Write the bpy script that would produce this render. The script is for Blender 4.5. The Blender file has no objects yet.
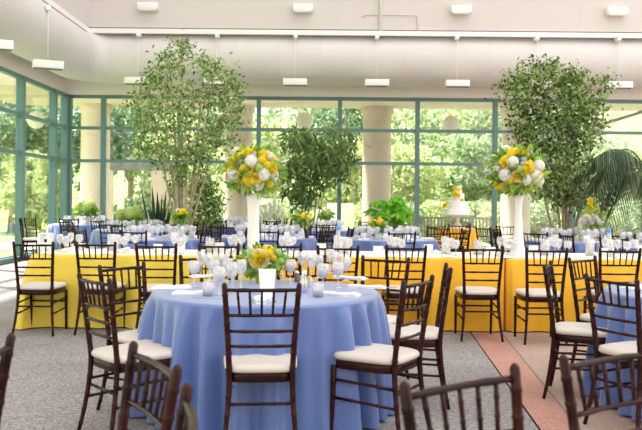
import bpy, bmesh, math, random
import numpy as np
from mathutils import Vector, Matrix
PI = math.pi
rnd = random.Random(7)
SC = bpy.context.scene
COL = SC.collection

# ------------------------------------------------------------------ camera
F, CX, HY, H, ROLL = 785.0, 321.0, 199.5, 1.36, 0.0093
RGT = Vector((math.cos(ROLL), 0, math.sin(ROLL)))
UPV = Vector((-math.sin(ROLL), 0, math.cos(ROLL)))


def ray(px, py):
    return RGT * ((px - CX) / F) + UPV * (-(py - HY) / F) + Vector((0, 1, 0))


def W(px, py, d):                      # point seen at a pixel, at distance d along +Y
    r = ray(px, py)
    return Vector((0, 0, H)) + r * (d / r.y)


def onz(px, py, z):                    # point seen at a pixel, on the plane of height z
    r = ray(px, py)
    return Vector((0, 0, H)) + r * ((z - H) / r.z)


cam = bpy.data.cameras.new('camera')
co = bpy.data.objects.new('camera', cam)
COL.objects.link(co)
cam.sensor_width = 36
cam.lens = F / 642 * 36
cam.shift_y = (HY - 215) / 642
M = Matrix((RGT, UPV, Vector((0, -1, 0)))).transposed()
co.matrix_world = Matrix.Translation((0, 0, H)) @ M.to_4x4()
cam.clip_start, cam.clip_end = 0.05, 400
cam.dof.use_dof = True
cam.dof.focus_distance = 7.2
cam.dof.aperture_fstop = 4.5
SC.camera = co

# ------------------------------------------------------------------ materials
MATS = {}


def principled(name, col, rough=0.5, metal=0.0, sheen=0.0, spec=0.5, var=None, vscale=20, bump=0, bscale=200, coat=0.0):
    m = bpy.data.materials.new(name)
    m.use_nodes = True
    nt = m.node_tree
    b = nt.nodes['Principled BSDF']
    b.inputs['Base Color'].default_value = (*col, 1)
    b.inputs['Roughness'].default_value = rough
    b.inputs['Metallic'].default_value = metal
    b.inputs['Sheen Weight'].default_value = sheen
    b.inputs['Specular IOR Level'].default_value = spec
    b.inputs['Coat Weight'].default_value = coat
    tc = nt.nodes.new('ShaderNodeTexCoord')
    if var:
        n = nt.nodes.new('ShaderNodeTexNoise')
        n.inputs['Scale'].default_value = vscale
        n.inputs['Detail'].default_value = 4
        r = nt.nodes.new('ShaderNodeValToRGB')
        r.color_ramp.elements[0].position, r.color_ramp.elements[1].position = 0.35, 0.65
        r.color_ramp.elements[0].color = (*col, 1)
        r.color_ramp.elements[1].color = (*var, 1)
        nt.links.new(tc.outputs['Object'], n.inputs['Vector'])
        nt.links.new(n.outputs['Fac'], r.inputs['Fac'])
        nt.links.new(r.outputs['Color'], b.inputs['Base Color'])
    if bump:
        n = nt.nodes.new('ShaderNodeTexNoise')
        n.inputs['Scale'].default_value = bscale
        bp = nt.nodes.new('ShaderNodeBump')
        bp.inputs['Strength'].default_value = bump
        bp.inputs['Distance'].default_value = 0.005
        nt.links.new(tc.outputs['Object'], n.inputs['Vector'])
        nt.links.new(n.outputs['Fac'], bp.inputs['Height'])
        nt.links.new(bp.outputs['Normal'], b.inputs['Normal'])
    MATS[name] = m
    return m


def leafmat(name, cols, trans=0.45):
    """leaf colours vary from leaf to leaf; leaves let some light through"""
    m = bpy.data.materials.new(name)
    m.use_nodes = True
    nt = m.node_tree
    nt.nodes.clear()
    out = nt.nodes.new('ShaderNodeOutputMaterial')
    g = nt.nodes.new('ShaderNodeNewGeometry')
    r = nt.nodes.new('ShaderNodeValToRGB')
    e = r.color_ramp.elements
    while len(e) < len(cols):
        e.new(0.5)
    for i, c in enumerate(cols):
        e[i].position = i / (len(cols) - 1)
        e[i].color = (*c, 1)
    d = nt.nodes.new('ShaderNodeBsdfPrincipled')
    d.inputs['Roughness'].default_value = 0.45
    t = nt.nodes.new('ShaderNodeBsdfTranslucent')
    mx = nt.nodes.new('ShaderNodeMixShader')
    mx.inputs[0].default_value = trans
    nt.links.new(g.outputs['Random Per Island'], r.inputs['Fac'])
    nt.links.new(r.outputs['Color'], d.inputs['Base Color'])
    nt.links.new(r.outputs['Color'], t.inputs['Color'])
    nt.links.new(d.outputs[0], mx.inputs[1])
    nt.links.new(t.outputs[0], mx.inputs[2])
    nt.links.new(mx.outputs[0], out.inputs[0])
    MATS[name] = m
    return m


def glassmat(name, tint=(1, 1, 1), base=0.06, edge=0.75, haze=0.0):
    """thin clear glass: mostly see-through, mirror-like at grazing angles"""
    m = bpy.data.materials.new(name)
    m.use_nodes = True
    nt = m.node_tree
    nt.nodes.clear()
    out = nt.nodes.new('ShaderNodeOutputMaterial')
    tr = nt.nodes.new('ShaderNodeBsdfTransparent')
    tr.inputs[0].default_value = (*tint, 1)
    gl = nt.nodes.new('ShaderNodeBsdfGlossy')
    gl.inputs['Roughness'].default_value = 0.03
    lw = nt.nodes.new('ShaderNodeLayerWeight')
    lw.inputs['Blend'].default_value = 0.25
    mr = nt.nodes.new('ShaderNodeMapRange')
    mr.inputs['To Min'].default_value = base
    mr.inputs['To Max'].default_value = edge
    mx = nt.nodes.new('ShaderNodeMixShader')
    nt.links.new(lw.outputs['Facing'], mr.inputs['Value'])
    nt.links.new(mr.outputs[0], mx.inputs[0])
    nt.links.new(tr.outputs[0], mx.inputs[1])
    nt.links.new(gl.outputs[0], mx.inputs[2])
    last = mx
    if haze:
        df = nt.nodes.new('ShaderNodeBsdfDiffuse')
        df.inputs[0].default_value = (0.93, 0.92, 0.95, 1)
        m2 = nt.nodes.new('ShaderNodeMixShader')
        m2.inputs[0].default_value = haze
        nt.links.new(mx.outputs[0], m2.inputs[1])
        nt.links.new(df.outputs[0], m2.inputs[2])
        last = m2
    nt.links.new(last.outputs[0], out.inputs[0])
    MATS[name] = m
    return m


def floormat(name, c0, c1, c2):
    m = principled(name, c0, 0.75, spec=0.3)
    nt = m.node_tree
    b = nt.nodes['Principled BSDF']
    tc = nt.nodes.new('ShaderNodeTexCoord')
    v = nt.nodes.new('ShaderNodeTexVoronoi')
    v.inputs['Scale'].default_value = 85
    s = nt.nodes.new('ShaderNodeSeparateColor')
    r = nt.nodes.new('ShaderNodeValToRGB')
    e = r.color_ramp.elements
    e.new(0.5)
    for i, c in enumerate((c0, c1, c2)):
        e[i].position = (0.05, 0.5, 0.95)[i]
        e[i].color = (*c, 1)
    n = nt.nodes.new('ShaderNodeTexNoise')
    n.inputs['Scale'].default_value = 1.3
    n.inputs['Detail'].default_value = 6
    hs = nt.nodes.new('ShaderNodeHueSaturation')
    mr = nt.nodes.new('ShaderNodeMapRange')
    mr.inputs['From Min'].default_value, mr.inputs['From Max'].default_value = 0.3, 0.7
    mr.inputs['To Min'].default_value, mr.inputs['To Max'].default_value = 0.85, 1.12
    nt.links.new(tc.outputs['Object'], v.inputs['Vector'])
    nt.links.new(tc.outputs['Object'], n.inputs['Vector'])
    nt.links.new(v.outputs['Color'], s.inputs[0])
    nt.links.new(s.outputs[0], r.inputs['Fac'])
    nt.links.new(n.outputs['Fac'], mr.inputs['Value'])
    nt.links.new(mr.outputs[0], hs.inputs['Value'])
    nt.links.new(r.outputs['Color'], hs.inputs['Color'])
    nt.links.new(hs.outputs['Color'], b.inputs['Base Color'])
    return m


principled('mahogany', (0.016, 0.0038, 0.0028), 0.26, var=(0.040, 0.0085, 0.0055), vscale=9, spec=0.2)
principled('ivory', (0.66, 0.59, 0.52), 0.7, bump=0.15, bscale=500)
principled('blue_cloth', (0.088, 0.160, 0.43), 0.36, sheen=0.5, spec=0.9, bump=0.08, bscale=900)
principled('lemon_cloth', (0.84, 0.62, 0.06), 0.55, sheen=0.25, bump=0.08, bscale=900)
principled('gold_cloth', (0.95, 0.50, 0.015), 0.55, sheen=0.25, bump=0.08, bscale=900)
principled('cream_cloth', (0.86, 0.80, 0.70), 0.7)
principled('white_linen', (0.88, 0.87, 0.86), 0.75)
principled('card', (0.90, 0.88, 0.84), 0.6)
principled('silver', (0.75, 0.75, 0.76), 0.18, metal=1.0)
principled('gold', (0.80, 0.56, 0.20), 0.3, metal=0.85)
principled('wall_paint', (0.655, 0.60, 0.56), 0.8)
principled('lightened_wall_paint', (0.88, 0.80, 0.74), 0.7)  # wall paint lightened to stand in for bounced light below the duct
principled('duct_paint', (0.69, 0.64, 0.605), 0.6)
principled('fixture_white', (0.88, 0.85, 0.81), 0.5)
principled('fixture_dark', (0.12, 0.12, 0.12), 0.5)
principled('teal', (0.13, 0.235, 0.225), 0.45)
principled('stone', (0.62, 0.515, 0.42), 0.85, var=(0.70, 0.60, 0.51), vscale=1.2)
principled('grey_wood', (0.24, 0.235, 0.22), 0.8)
principled('brown_wood', (0.30, 0.18, 0.09), 0.7)
principled('white_paint', (0.93, 0.93, 0.93), 0.5)
principled('bark', (0.36, 0.265, 0.165), 0.85, var=(0.50, 0.39, 0.26), vscale=14)
principled('terracotta', (0.38, 0.17, 0.09), 0.8)
principled('dark_pot', (0.10, 0.085, 0.075), 0.6)
principled('white_ceramic', (0.90, 0.87, 0.82), 0.3)
principled('candle', (0.90, 0.86, 0.76), 0.5)
principled('icing', (0.92, 0.89, 0.84), 0.45)
principled('blue_cap', (0.10, 0.33, 0.75), 0.4)
principled('concrete', (0.55, 0.52, 0.48), 0.85)
principled('soil', (0.05, 0.035, 0.025), 0.9)
principled('lawn', (0.17, 0.27, 0.06), 0.9, var=(0.34, 0.40, 0.13), vscale=0.6)
glassmat('glass', haze=0.20, base=0.08, edge=0.85)
glassmat('window_glass', tint=(0.97, 0.995, 0.985), base=0.035, edge=0.5)
principled('water', (0.93, 0.93, 0.95), 0.1)
MATS['water'].node_tree.nodes['Principled BSDF'].inputs['Alpha'].default_value = 0.5
leafmat('ficus_leaf', [(0.05, 0.12, 0.025), (0.16, 0.29, 0.055), (0.32, 0.47, 0.12), (0.70, 0.76, 0.42)])
leafmat('dark_ficus_leaf', [(0.02, 0.05, 0.012), (0.08, 0.16, 0.03), (0.24, 0.38, 0.08), (0.66, 0.76, 0.36)], 0.4)
leafmat('bamboo_leaf', [(0.07, 0.14, 0.035), (0.16, 0.28, 0.075), (0.34, 0.47, 0.16)], 0.45)
leafmat('palm_leaf', [(0.04, 0.085, 0.03), (0.09, 0.15, 0.06), (0.24, 0.31, 0.16)], 0.4)
leafmat('bright_leaf', [(0.16, 0.50, 0.03), (0.30, 0.72, 0.05), (0.46, 0.82, 0.12)])
leafmat('spike_leaf', [(0.015, 0.05, 0.025), (0.04, 0.10, 0.05)], 0.1)
leafmat('posy_leaf', [(0.10, 0.26, 0.04), (0.24, 0.46, 0.06), (0.52, 0.70, 0.12)])
leafmat('tree_leaf_yellow', [(0.30, 0.39, 0.14), (0.54, 0.61, 0.29), (0.78, 0.80, 0.52)], 0.5)
leafmat('tree_leaf_green', [(0.16, 0.27, 0.12), (0.33, 0.45, 0.23), (0.62, 0.69, 0.43)], 0.5)
leafmat('tree_leaf_dark', [(0.09, 0.18, 0.10), (0.20, 0.32, 0.19), (0.42, 0.53, 0.34)], 0.5)
leafmat('petal_yellow', [(0.97, 0.78, 0.03), (0.99, 0.90, 0.14)], 0.5)
leafmat('petal_orange', [(0.97, 0.64, 0.03), (0.98, 0.76, 0.08)], 0.45)
leafmat('petal_peach', [(0.96, 0.76, 0.40), (0.96, 0.88, 0.64)], 0.2)
leafmat('petal_white', [(0.94, 0.91, 0.83), (0.96, 0.95, 0.92)], 0.3)
leafmat('petal_lime', [(0.50, 0.65, 0.15), (0.66, 0.78, 0.28)], 0.3)
leafmat('petal_lilac', [(0.45, 0.45, 0.68), (0.62, 0.62, 0.80)], 0.3)
leafmat('petal_blush', [(0.90, 0.74, 0.66), (0.95, 0.88, 0.82)], 0.4)
floormat('aggregate', (0.17, 0.15, 0.14), (0.29, 0.262, 0.248), (0.41, 0.375, 0.355))
floormat('pink_paving', (0.40, 0.205, 0.15), (0.475, 0.25, 0.19), (0.54, 0.30, 0.235))
floormat('pale_paving', (0.36, 0.25, 0.205), (0.425, 0.30, 0.25), (0.48, 0.35, 0.295))
principled('joint', (0.20, 0.17, 0.15), 0.9)


# ------------------------------------------------------------------ mesh helpers
class MB:
    def __init__(s):
        s.v, s.f, s.mi = [], [], []

    def add(s, vs, fs, mi=0):
        o = len(s.v)
        s.v += [tuple(p) for p in vs]
        s.f += [tuple(i + o for i in q) for q in fs]
        s.mi += [mi] * len(fs)

    def box(s, a, b, mi=0):
        x0, y0, z0 = a
        x1, y1, z1 = b
        s.add([(x0, y0, z0), (x1, y0, z0), (x1, y1, z0), (x0, y1, z0), (x0, y0, z1), (x1, y0, z1), (x1, y1, z1), (x0, y1, z1)],
              [(0, 3, 2, 1), (4, 5, 6, 7), (0, 1, 5, 4), (1, 2, 6, 5), (2, 3, 7, 6), (3, 0, 4, 7)], mi)

    def tube(s, pts, rad, n=8, mi=0, cap=True):
        pts = [Vector(p) for p in pts]
        if not isinstance(rad, (list, tuple)):
            rad = [rad] * len(pts)
        u = None
        vs = []
        for i, p in enumerate(pts):
            t = (pts[min(i + 1, len(pts) - 1)] - pts[max(i - 1, 0)])
            t = t.normalized() if t.length > 1e-9 else Vector((0, 0, 1))
            if u is None:
                u = t.orthogonal().normalized()
            else:
                u = (u - t * u.dot(t)).normalized()
            w = t.cross(u)
            for k in range(n):
                a = 2 * PI * k / n
                vs.append(p + (u * math.cos(a) + w * math.sin(a)) * rad[i])
        fs = []
        for i in range(len(pts) - 1):
            for k in range(n):
                k2 = (k + 1) % n
                fs.append((i * n + k, i * n + k2, (i + 1) * n + k2, (i + 1) * n + k))
        if cap:
            fs.append(tuple(range(n - 1, -1, -1)))
            fs.append(tuple((len(pts) - 1) * n + k for k in range(n)))
        s.add(vs, fs, mi)

    def lathe(s, prof, n=16, c=(0, 0, 0), mi=0, cap=True):
        vs, fs = [], []
        for r, z in prof:
            for k in range(n):
                a = 2 * PI * k / n
                vs.append((c[0] + r * math.cos(a), c[1] + r * math.sin(a), c[2] + z))
        for i in range(len(prof) - 1):
            for k in range(n):
                k2 = (k + 1) % n
                fs.append((i * n + k, i * n + k2, (i + 1) * n + k2, (i + 1) * n + k))
        if cap:
            if prof[0][0] > 1e-6:
                fs.append(tuple(range(n - 1, -1, -1)))
            if prof[-1][0] > 1e-6:
                fs.append(tuple((len(prof) - 1) * n + k for k in range(n)))
        s.add(vs, fs, mi)

    def mesh(s, name, mats, smooth=True):
        me = bpy.data.meshes.new(name)
        me.from_pydata(s.v, [], s.f)
        for m in ([mats] if isinstance(mats, str) else mats):
            me.materials.append(MATS[m])
        if len(set(s.mi)) > 1:
            me.polygons.foreach_set('material_index', s.mi)
        me.polygons.foreach_set('use_smooth', [smooth] * len(me.polygons))
        me.update()
        return me

    def obj(s, name, mats, parent=None, smooth=True, angle=None, loc=None):
        me = s.mesh(name, mats, smooth)
        if angle is not None:
            me.set_sharp_from_angle(angle=math.radians(angle))
        return put(name, me, parent, loc)


def put(name, me, parent=None, loc=None, rot=None, scale=None):
    o = bpy.data.objects.new(name, me)
    COL.objects.link(o)
    if parent:
        o.parent = parent
    if loc is not None:
        o.location = loc
    if rot is not None:
        o.rotation_euler = rot
    if scale is not None:
        o.scale = (scale,) * 3 if not isinstance(scale, (tuple, list)) else scale
    return o


def tag(o, label, cat, group=None, kind=None):
    o['label'] = label
    o['category'] = cat
    if group:
        o['group'] = group
    if kind:
        o['kind'] = kind
    return o


def thing(name, label, cat, loc=(0, 0, 0), rz=0, group=None):
    o = put(name, None, None, loc, (0, 0, rz))
    return tag(o, label, cat, group)


def struct(o):
    o['kind'] = 'structure'
    return o


def dup(root, loc, rz, label=None, group=None):
    r = root.copy()
    COL.objects.link(r)
    r.location = loc
    r.rotation_euler = (0, 0, rz)
    if label:
        r['label'] = label
    if group:
        r['group'] = group
    for ch in list(root.children):
        c = ch.copy()
        COL.objects.link(c)
        c.parent = r
        for g in list(ch.children):
            d = g.copy()
            COL.objects.link(d)
            d.parent = c
    return r


def fast_mesh(name, verts, nper, mat, smooth=False):
    """many separate n-gons from an array (k, nper, 3)"""
    k = len(verts)
    me = bpy.data.meshes.new(name)
    me.vertices.add(k * nper)
    me.vertices.foreach_set('co', np.asarray(verts, dtype=np.float32).reshape(-1))
    me.loops.add(k * nper)
    me.loops.foreach_set('vertex_index', np.arange(k * nper, dtype=np.int32))
    me.polygons.add(k)
    me.polygons.foreach_set('loop_start', np.arange(0, k * nper, nper, dtype=np.int32))
    me.polygons.foreach_set('loop_total', np.full(k, nper, dtype=np.int32))
    me.materials.append(MATS[mat])
    me.update(calc_edges=True)
    me.validate()
    return me


def leaves(pos, size, rng, elong=2.0, droop=0.3, dirs=None, jit=0.3, wide=0.5):
    """a pointed six-sided leaf blade at each position, folded a little along its midrib"""
    pos = np.asarray(pos, dtype=np.float64)
    n = len(pos)
    if dirs is None:
        d = rng.normal(size=(n, 3))
    else:
        d = np.asarray(dirs) + rng.normal(size=(n, 3)) * jit
    d[:, 2] -= droop
    d /= np.linalg.norm(d, axis=1)[:, None] + 1e-9
    nn = rng.normal(size=(n, 3)) + np.array([0, 0, 0.8])
    s = np.cross(d, nn)
    s /= np.linalg.norm(s, axis=1)[:, None] + 1e-9
    up = np.cross(s, d)
    L = (size * (0.7 + 0.6 * rng.random(n)))[:, None]
    w = L / elong * wide
    a = pos
    v = np.stack([a, a + d * L * 0.3 + s * w, a + d * L * 0.68 + s * w * 0.8, a + d * L - up * L * 0.08,
                  a + d * L * 0.68 - s * w * 0.8, a + d * L * 0.3 - s * w], axis=1)
    return v


def blob_points(n, c, r, rng, shell=0.5):
    p = rng.normal(size=(n, 3))
    p /= np.linalg.norm(p, axis=1)[:, None]
    p *= (shell + (1 - shell) * rng.random(n) ** 0.6)[:, None]
    return p * np.array(r) + np.array(c)


def rounded_box(name, sx, sy, sz, bev, mat, seg=3):
    bm = bmesh.new()
    bmesh.ops.create_cube(bm, size=1)
    bmesh.ops.scale(bm, vec=(sx, sy, sz), verts=bm.verts)
    bmesh.ops.bevel(bm, geom=bm.edges[:], offset=bev, segments=seg, affect='EDGES', profile=0.5)
    me = bpy.data.meshes.new(name)
    bm.to_mesh(me)
    bm.free()
    me.polygons.foreach_set('use_smooth', [True] * len(me.polygons))
    me.materials.append(MATS[mat])
    me.set_sharp_from_angle(angle=math.radians(50))
    return me


# ------------------------------------------------------------------ light
wd = bpy.data.worlds.new('sky')
SC.world = wd
wd.use_nodes = True
nt = wd.node_tree
bg = nt.nodes['Background']
tc = nt.nodes.new('ShaderNodeTexCoord')
sx = nt.nodes.new('ShaderNodeSeparateXYZ')
rp = nt.nodes.new('ShaderNodeValToRGB')
rp.color_ramp.elements[0].position, rp.color_ramp.elements[1].position = 0.0, 1.0
rp.color_ramp.elements[0].color = (0.55, 0.545, 0.54, 1)
rp.color_ramp.elements[1].color = (0.85, 0.86, 0.88, 1)
nt.links.new(tc.outputs['Generated'], sx.inputs[0])
nt.links.new(sx.outputs['Z'], rp.inputs['Fac'])
nt.links.new(rp.outputs['Color'], bg.inputs['Color'])
bg.inputs['Strength'].default_value = 2.1
sl = bpy.data.lights.new('sun', 'SUN')
sl.energy = 12.5
sl.angle = math.radians(3)
sl.color = (1.0, 0.96, 0.89)
so = bpy.data.objects.new('sun', sl)
COL.objects.link(so)
so.rotation_euler = Vector((-0.50, 0.28, 0.80)).to_track_quat('Z', 'Y').to_euler()
so.location = (-10, 30, 20)
SC.view_settings.view_transform = 'Standard'
SC.view_settings.look = 'None'
SC.view_settings.gamma = 1
SC.view_settings.exposure = 0.45
SC.view_settings.use_curve_mapping = False
SC.cycles.use_denoising = True
SC.cycles.transparent_max_bounces = 24

# ------------------------------------------------------------------ the setting
XL, YB = -6.5, 20.0
def lineX(p, q):
    k = (q.x - p.x) / (q.y - p.y)
    return lambda y: p.x + k * (y - p.y)
l1 = lineX(onz(474, 337.6, 0), onz(537, 426, 0))
l2 = lineX(onz(505.5, 337.5, 0), onz(544, 385, 0))
ya, yb = -6.0, YB + 0.1
fl = MB()
def strip(a0, a1, b0, b1, mi):
    fl.add([(a0, ya, 0), (b0, ya, 0), (b1, yb, 0), (a1, yb, 0)], [(0, 1, 2, 3)], mi)
g = 0.008
strip(XL - 0.1, XL - 0.1, l1(ya) - g, l1(yb) - g, 0)
strip(l1(ya) - g, l1(yb) - g, l1(ya) + g, l1(yb) + g, 3)
strip(l1(ya) + g, l1(yb) + g, l2(ya) - g, l2(yb) - g, 1)
strip(l2(ya) - g, l2(yb) - g, l2(ya) + g, l2(yb) + g, 3)
strip(l2(ya) + g, l2(yb) + g, 14, 14, 2)
struct(fl.obj('floor', ['aggregate', 'pink_paving', 'pale_paving', 'joint']))

ZT = 3.96
b = MB(); b.box((XL - 0.15, YB - 0.2, ZT), (14, YB + 0.15, 5.46)); struct(b.obj('wall_back', 'lightened_wall_paint', smooth=False))
b = MB(); b.box((XL - 0.15, -3, ZT), (XL + 0.05, YB - 0.2, 5.46)); struct(b.obj('wall_left', 'lightened_wall_paint', smooth=False))
XU, YU = -5.56, 18.62
b = MB(); b.box((XU, YU, 5.40), (14, YU + 0.3, 24)); struct(b.obj('wall_upper_back', 'wall_paint', smooth=False))  # unseen height above the view added to keep sun out of the room
b = MB(); b.box((XU - 0.3, -3, 5.40), (XU, YU + 0.3, 24)); struct(b.obj('wall_upper_left', 'wall_paint', smooth=False))  # likewise made taller and longer out of view to block the sun
b = MB(); b.box((XL - 0.15, YU + 0.3, 5.40), (14, YB + 0.15, 5.46)); struct(b.obj('light_leak_slab', 'wall_paint', smooth=False))  # unseen slab added to stop light leaking down between the walls
b = MB(); b.box((XL - 0.3, -6.3, 0), (14, -6.0, 7.0)); struct(b.obj('wall_front_added', 'wall_paint', smooth=False))  # unseen wall added behind the camera to cut low sky light
# vertical seams of the upper wall boards
for i, px in enumerate((148, 259, 340, 417, 500, 580)):
    x = W(px, 15, YU).x
    b = MB(); b.box((x - 0.008, YU - 0.004, 5.42), (x + 0.008, YU, 8)); struct(b.obj(f'trim_{i+3}', 'duct_paint', smooth=False))
# rail along the foot of the upper wall
b = MB()
b.box((XU - 0.02, YU - 0.07, 5.25), (14, YU, 5.36)); b.box((XU - 0.02, 5, 5.25), (XU + 0.05, YU, 5.36))
struct(b.obj('trim_1', 'fixture_white', smooth=False))
b = MB(); b.box((XL + 0.04, 5, 0), (XL + 0.16, YB - 0.2, 0.10)); struct(b.obj('baseboard_left', 'teal', smooth=False))
b = MB(); b.box((XL + 0.04, YB - 0.2, 0), (14, YB - 0.06, 0.10)); struct(b.obj('baseboard_back', 'teal', smooth=False))

# windows: one per bay, its own jamb, rails and panes
bars = [(0.0, 0.12), (2.25, 2.33), (3.085, 3.165), (3.88, 3.97)]
mx = [W(px, 150, YB).x for px in (70, 103.5, 180, 258.5, 339.5, 417, 494.5, 572, 650)] + [10.6, 12.6]
mx[0] = XL
for i in range(len(mx) - 1):
    x0, x1 = mx[i], mx[i + 1]
    f = MB()
    wv = 0.075 if i else 0.16
    f.box((x0 - (0 if i == 0 else 0.05), YB - 0.10, 0.10), (x0 + wv - 0.02, YB + 0.06, ZT))
    if i == len(mx) - 2:
        f.box((x1 - 0.05, YB - 0.10, 0.10), (x1 + 0.05, YB + 0.06, ZT))
    for z0, z1 in bars:
        f.box((x0 + 0.05, YB - 0.07, max(z0, 0.10)), (x1 - 0.05, YB + 0.04, z1))
    o = struct(f.obj(f'window_{i+1}', 'teal', smooth=False))
    p = MB(); p.box((x0 + 0.05, YB - 0.012, 0.12), (x1 - 0.05, YB - 0.004, 3.9))
    p.obj('pane', 'window_glass', o, smooth=False)
my = [-3, -0.2, 2.4, 5.0, 7.6, 10.2, 12.7, 14.8, 16.9, 18.95, 19.8]
for i in range(len(my) - 1):
    y0, y1 = my[i], my[i + 1]
    f = MB()
    f.box((XL - 0.06, y0 - 0.07, 0.10), (XL + 0.10, y0 + 0.07, ZT))
    if i == len(my) - 2:
        f.box((XL - 0.06, y1 - 0.08, 0.10), (XL + 0.10, y1 + 0.10, ZT))
    for z0, z1 in bars:
        f.box((XL - 0.03, y0 + 0.07, max(z0, 0.10)), (XL + 0.07, y1 - 0.07, z1))
    o = struct(f.obj(f'window_{i+20}', 'teal', smooth=False))
    p = MB(); p.box((XL - 0.004, y0 + 0.07, 0.12), (XL + 0.004, y1 - 0.07, 3.9))
    p.obj('pane', 'window_glass', o, smooth=False)

# big round duct that follows both walls
DR, DY, DX, DZ = 0.60, 19.1, -5.88, 4.74
path = []
x = 14.0
while x > DX + 1.0:
    path.append((x, DY)); x -= 0.25
for k in range(11):
    a = k / 10 * PI / 2
    path.append((DX + 0.9 - 0.9 * math.sin(a), DY - 0.9 + 0.9 * math.cos(a)))
y = DY - 1.1
while y > 5:
    path.append((DX, y)); y -= 0.25
d = MB()
n = 40
vs, fs = [], []
rings = []
for i, p in enumerate(path):
    q0, q1 = path[max(i - 1, 0)], path[min(i + 1, len(path) - 1)]
    t = Vector((q1[0] - q0[0], q1[1] - q0[1])).normalized()
    nr = Vector((-t.y, t.x))
    seam = i % 4 == 0
    for off, rr in (((-0.012, DR), (-0.006, DR + 0.0008), (0.006, DR + 0.0008), (0.012, DR)) if seam else ((0, DR),)):
        rings.append([(p[0] + t.x * off + nr.x * rr * math.cos(2 * PI * k / n), p[1] + t.y * off + nr.y * rr * math.cos(2 * PI * k / n),
                       DZ + rr * math.sin(2 * PI * k / n)) for k in range(n)])
for r in rings:
    vs += r
for i in range(len(rings) - 1):
    for k in range(n):
        k2 = (k + 1) % n
        fs.append((i * n + k, i * n + k2, (i + 1) * n + k2, (i + 1) * n + k))
d.add(vs, fs)
tag(d.obj('air_duct', 'duct_paint'), 'huge cream round duct running above the windows and turning the corner', 'duct')

# boxes hung from the rail, with their brackets and rods
root = None
where = ['by the leftmost window bay', 'left of the slender ficus', 'beside the slender ficus top', 'above the round pendant lamp', 'above the window bay with the tall column',
         'above the cake table', 'behind the leafy ficus top', 'at the right end']
for i, px in enumerate((54, 137, 216, 295, 377, 457.5, 538, 620)):
    if i == 0:
        continue
    c = W(px, 82 + (px - 295) * 0.009, 18.36)
    lab = f'white box light fixture hanging below the duct {where[i]}'
    if root is None:
        root = thing('hanging_box_light', lab, 'light fixture', c, 0, 'box lights below the duct')
        put('housing', rounded_box('housing', 0.56, 0.16, 0.15, 0.01, 'fixture_white'), root)
        b = MB(); b.box((-0.26, -0.075, -0.09), (0.26, 0.075, -0.078)); b.obj('louver', 'fixture_dark', root, smooth=False)
        b = MB(); b.tube([(0, 0.06, 0.075), (0, 0.06, 1.15)], 0.006, 6); b.obj('rod', 'fixture_white', root)
        b = MB(); b.box((-0.045, 0.05, 1.06), (0.045, 0.25, 1.15)); b.obj('bracket', 'fixture_white', root, smooth=False)
    else:
        dup(root, c, 0, lab)
for c, lab in (((-5.22, 14.95, 3.88), 'white box light fixture hanging below the duct along the side windows'),
               ((-5.38, 12.9, 3.86), 'white box light fixture below the side duct nearest the camera')):
    dup(root, c, 0.42, lab)
root2 = None
for px, wh in ((148, 'above the slender ficus'), (303, 'above the round pendant lamp'), (461, 'above the cake'), (617, 'above the palm')):
    c = W(px, 8 + (px - 303) * 0.01, YU - 0.11)
    lab = f'white floodlight box high on the upper wall {wh}'
    if root2 is None:
        root2 = thing('wall_light', lab, 'light fixture', c, 0, 'box lights on the upper wall')
        put('housing', rounded_box('housing', 0.48, 0.18, 0.17, 0.02, 'fixture_white'), root2)
        b = MB(); b.box((-0.20, -0.085, -0.10), (0.20, 0.06, -0.083)); b.obj('lens', 'card', root2, smooth=False)
        b = MB(); b.box((-0.06, 0.08, -0.06), (0.06, 0.11, 0.06)); b.obj('mount', 'fixture_white', root2, smooth=False)
    else:
        dup(root2, c, 0, lab)
b = MB()
p = [W(362, 17, YU - 0.02), W(366, 14.5, YU - 0.02), W(416, 15.2, YU - 0.02), W(417.5, 17, YU - 0.02), W(418, 36, YU - 0.02)]
b.tube(p, 0.012, 6)
tag(b.obj('conduit', 'duct_paint'), 'thin bent wiring conduit on the cream upper wall', 'conduit')
b = MB(); x = W(380.5, 10, YU).x; b.tube([(x, YU - 0.04, 5.36), (x, YU - 0.04, 9)], 0.035, 8)
tag(b.obj('wall_pipe', 'fixture_white'), 'white vertical pipe rising up the upper wall from the rail', 'pipe')

# ------------------------------------------------------------------ outside
g = MB()
nx, ny = 40, 30
for j in range(ny + 1):
    for i in range(nx + 1):
        X = -60 + 120 * i / nx
        Y = YB + 0.2 + 75 * (j / ny) ** 1.3
        z = -0.02 + max(0, Y - 30) ** 1.25 * 0.075 * (1 + 0.25 * math.sin(X * 0.2))
        g.v.append((X, Y, z))
for j in range(ny):
    for i in range(nx):
        a = j * (nx + 1) + i
        g.f.append((a, a + 1, a + nx + 2, a + nx + 1)); g.mi.append(0)
g.add([(-60, -10, -0.03), (XL - 0.2, -10, -0.03), (XL - 0.2, YB + 0.2, -0.03), (-60, YB + 0.2, -0.03)], [(0, 1, 2, 3)])
struct(g.obj('ground', 'lawn'))
b = MB(); b.box((XL - 3, YB + 0.16, -0.015), (14, YB + 4.8, 0.0)); struct(b.obj('terrace_floor', 'concrete', smooth=False))
b = MB(); b.box((XL - 3, YB + 0.16, 4.22), (14, YB + 4.6, 4.6)); struct(b.obj('porch_ceiling', 'stone', smooth=False))
colw = ['by the window corner', 'behind the slender ficus', 'behind the tall white flower vase', 'in the middle window bays', 'behind the tapered white vase', 'behind the palm']
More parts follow.
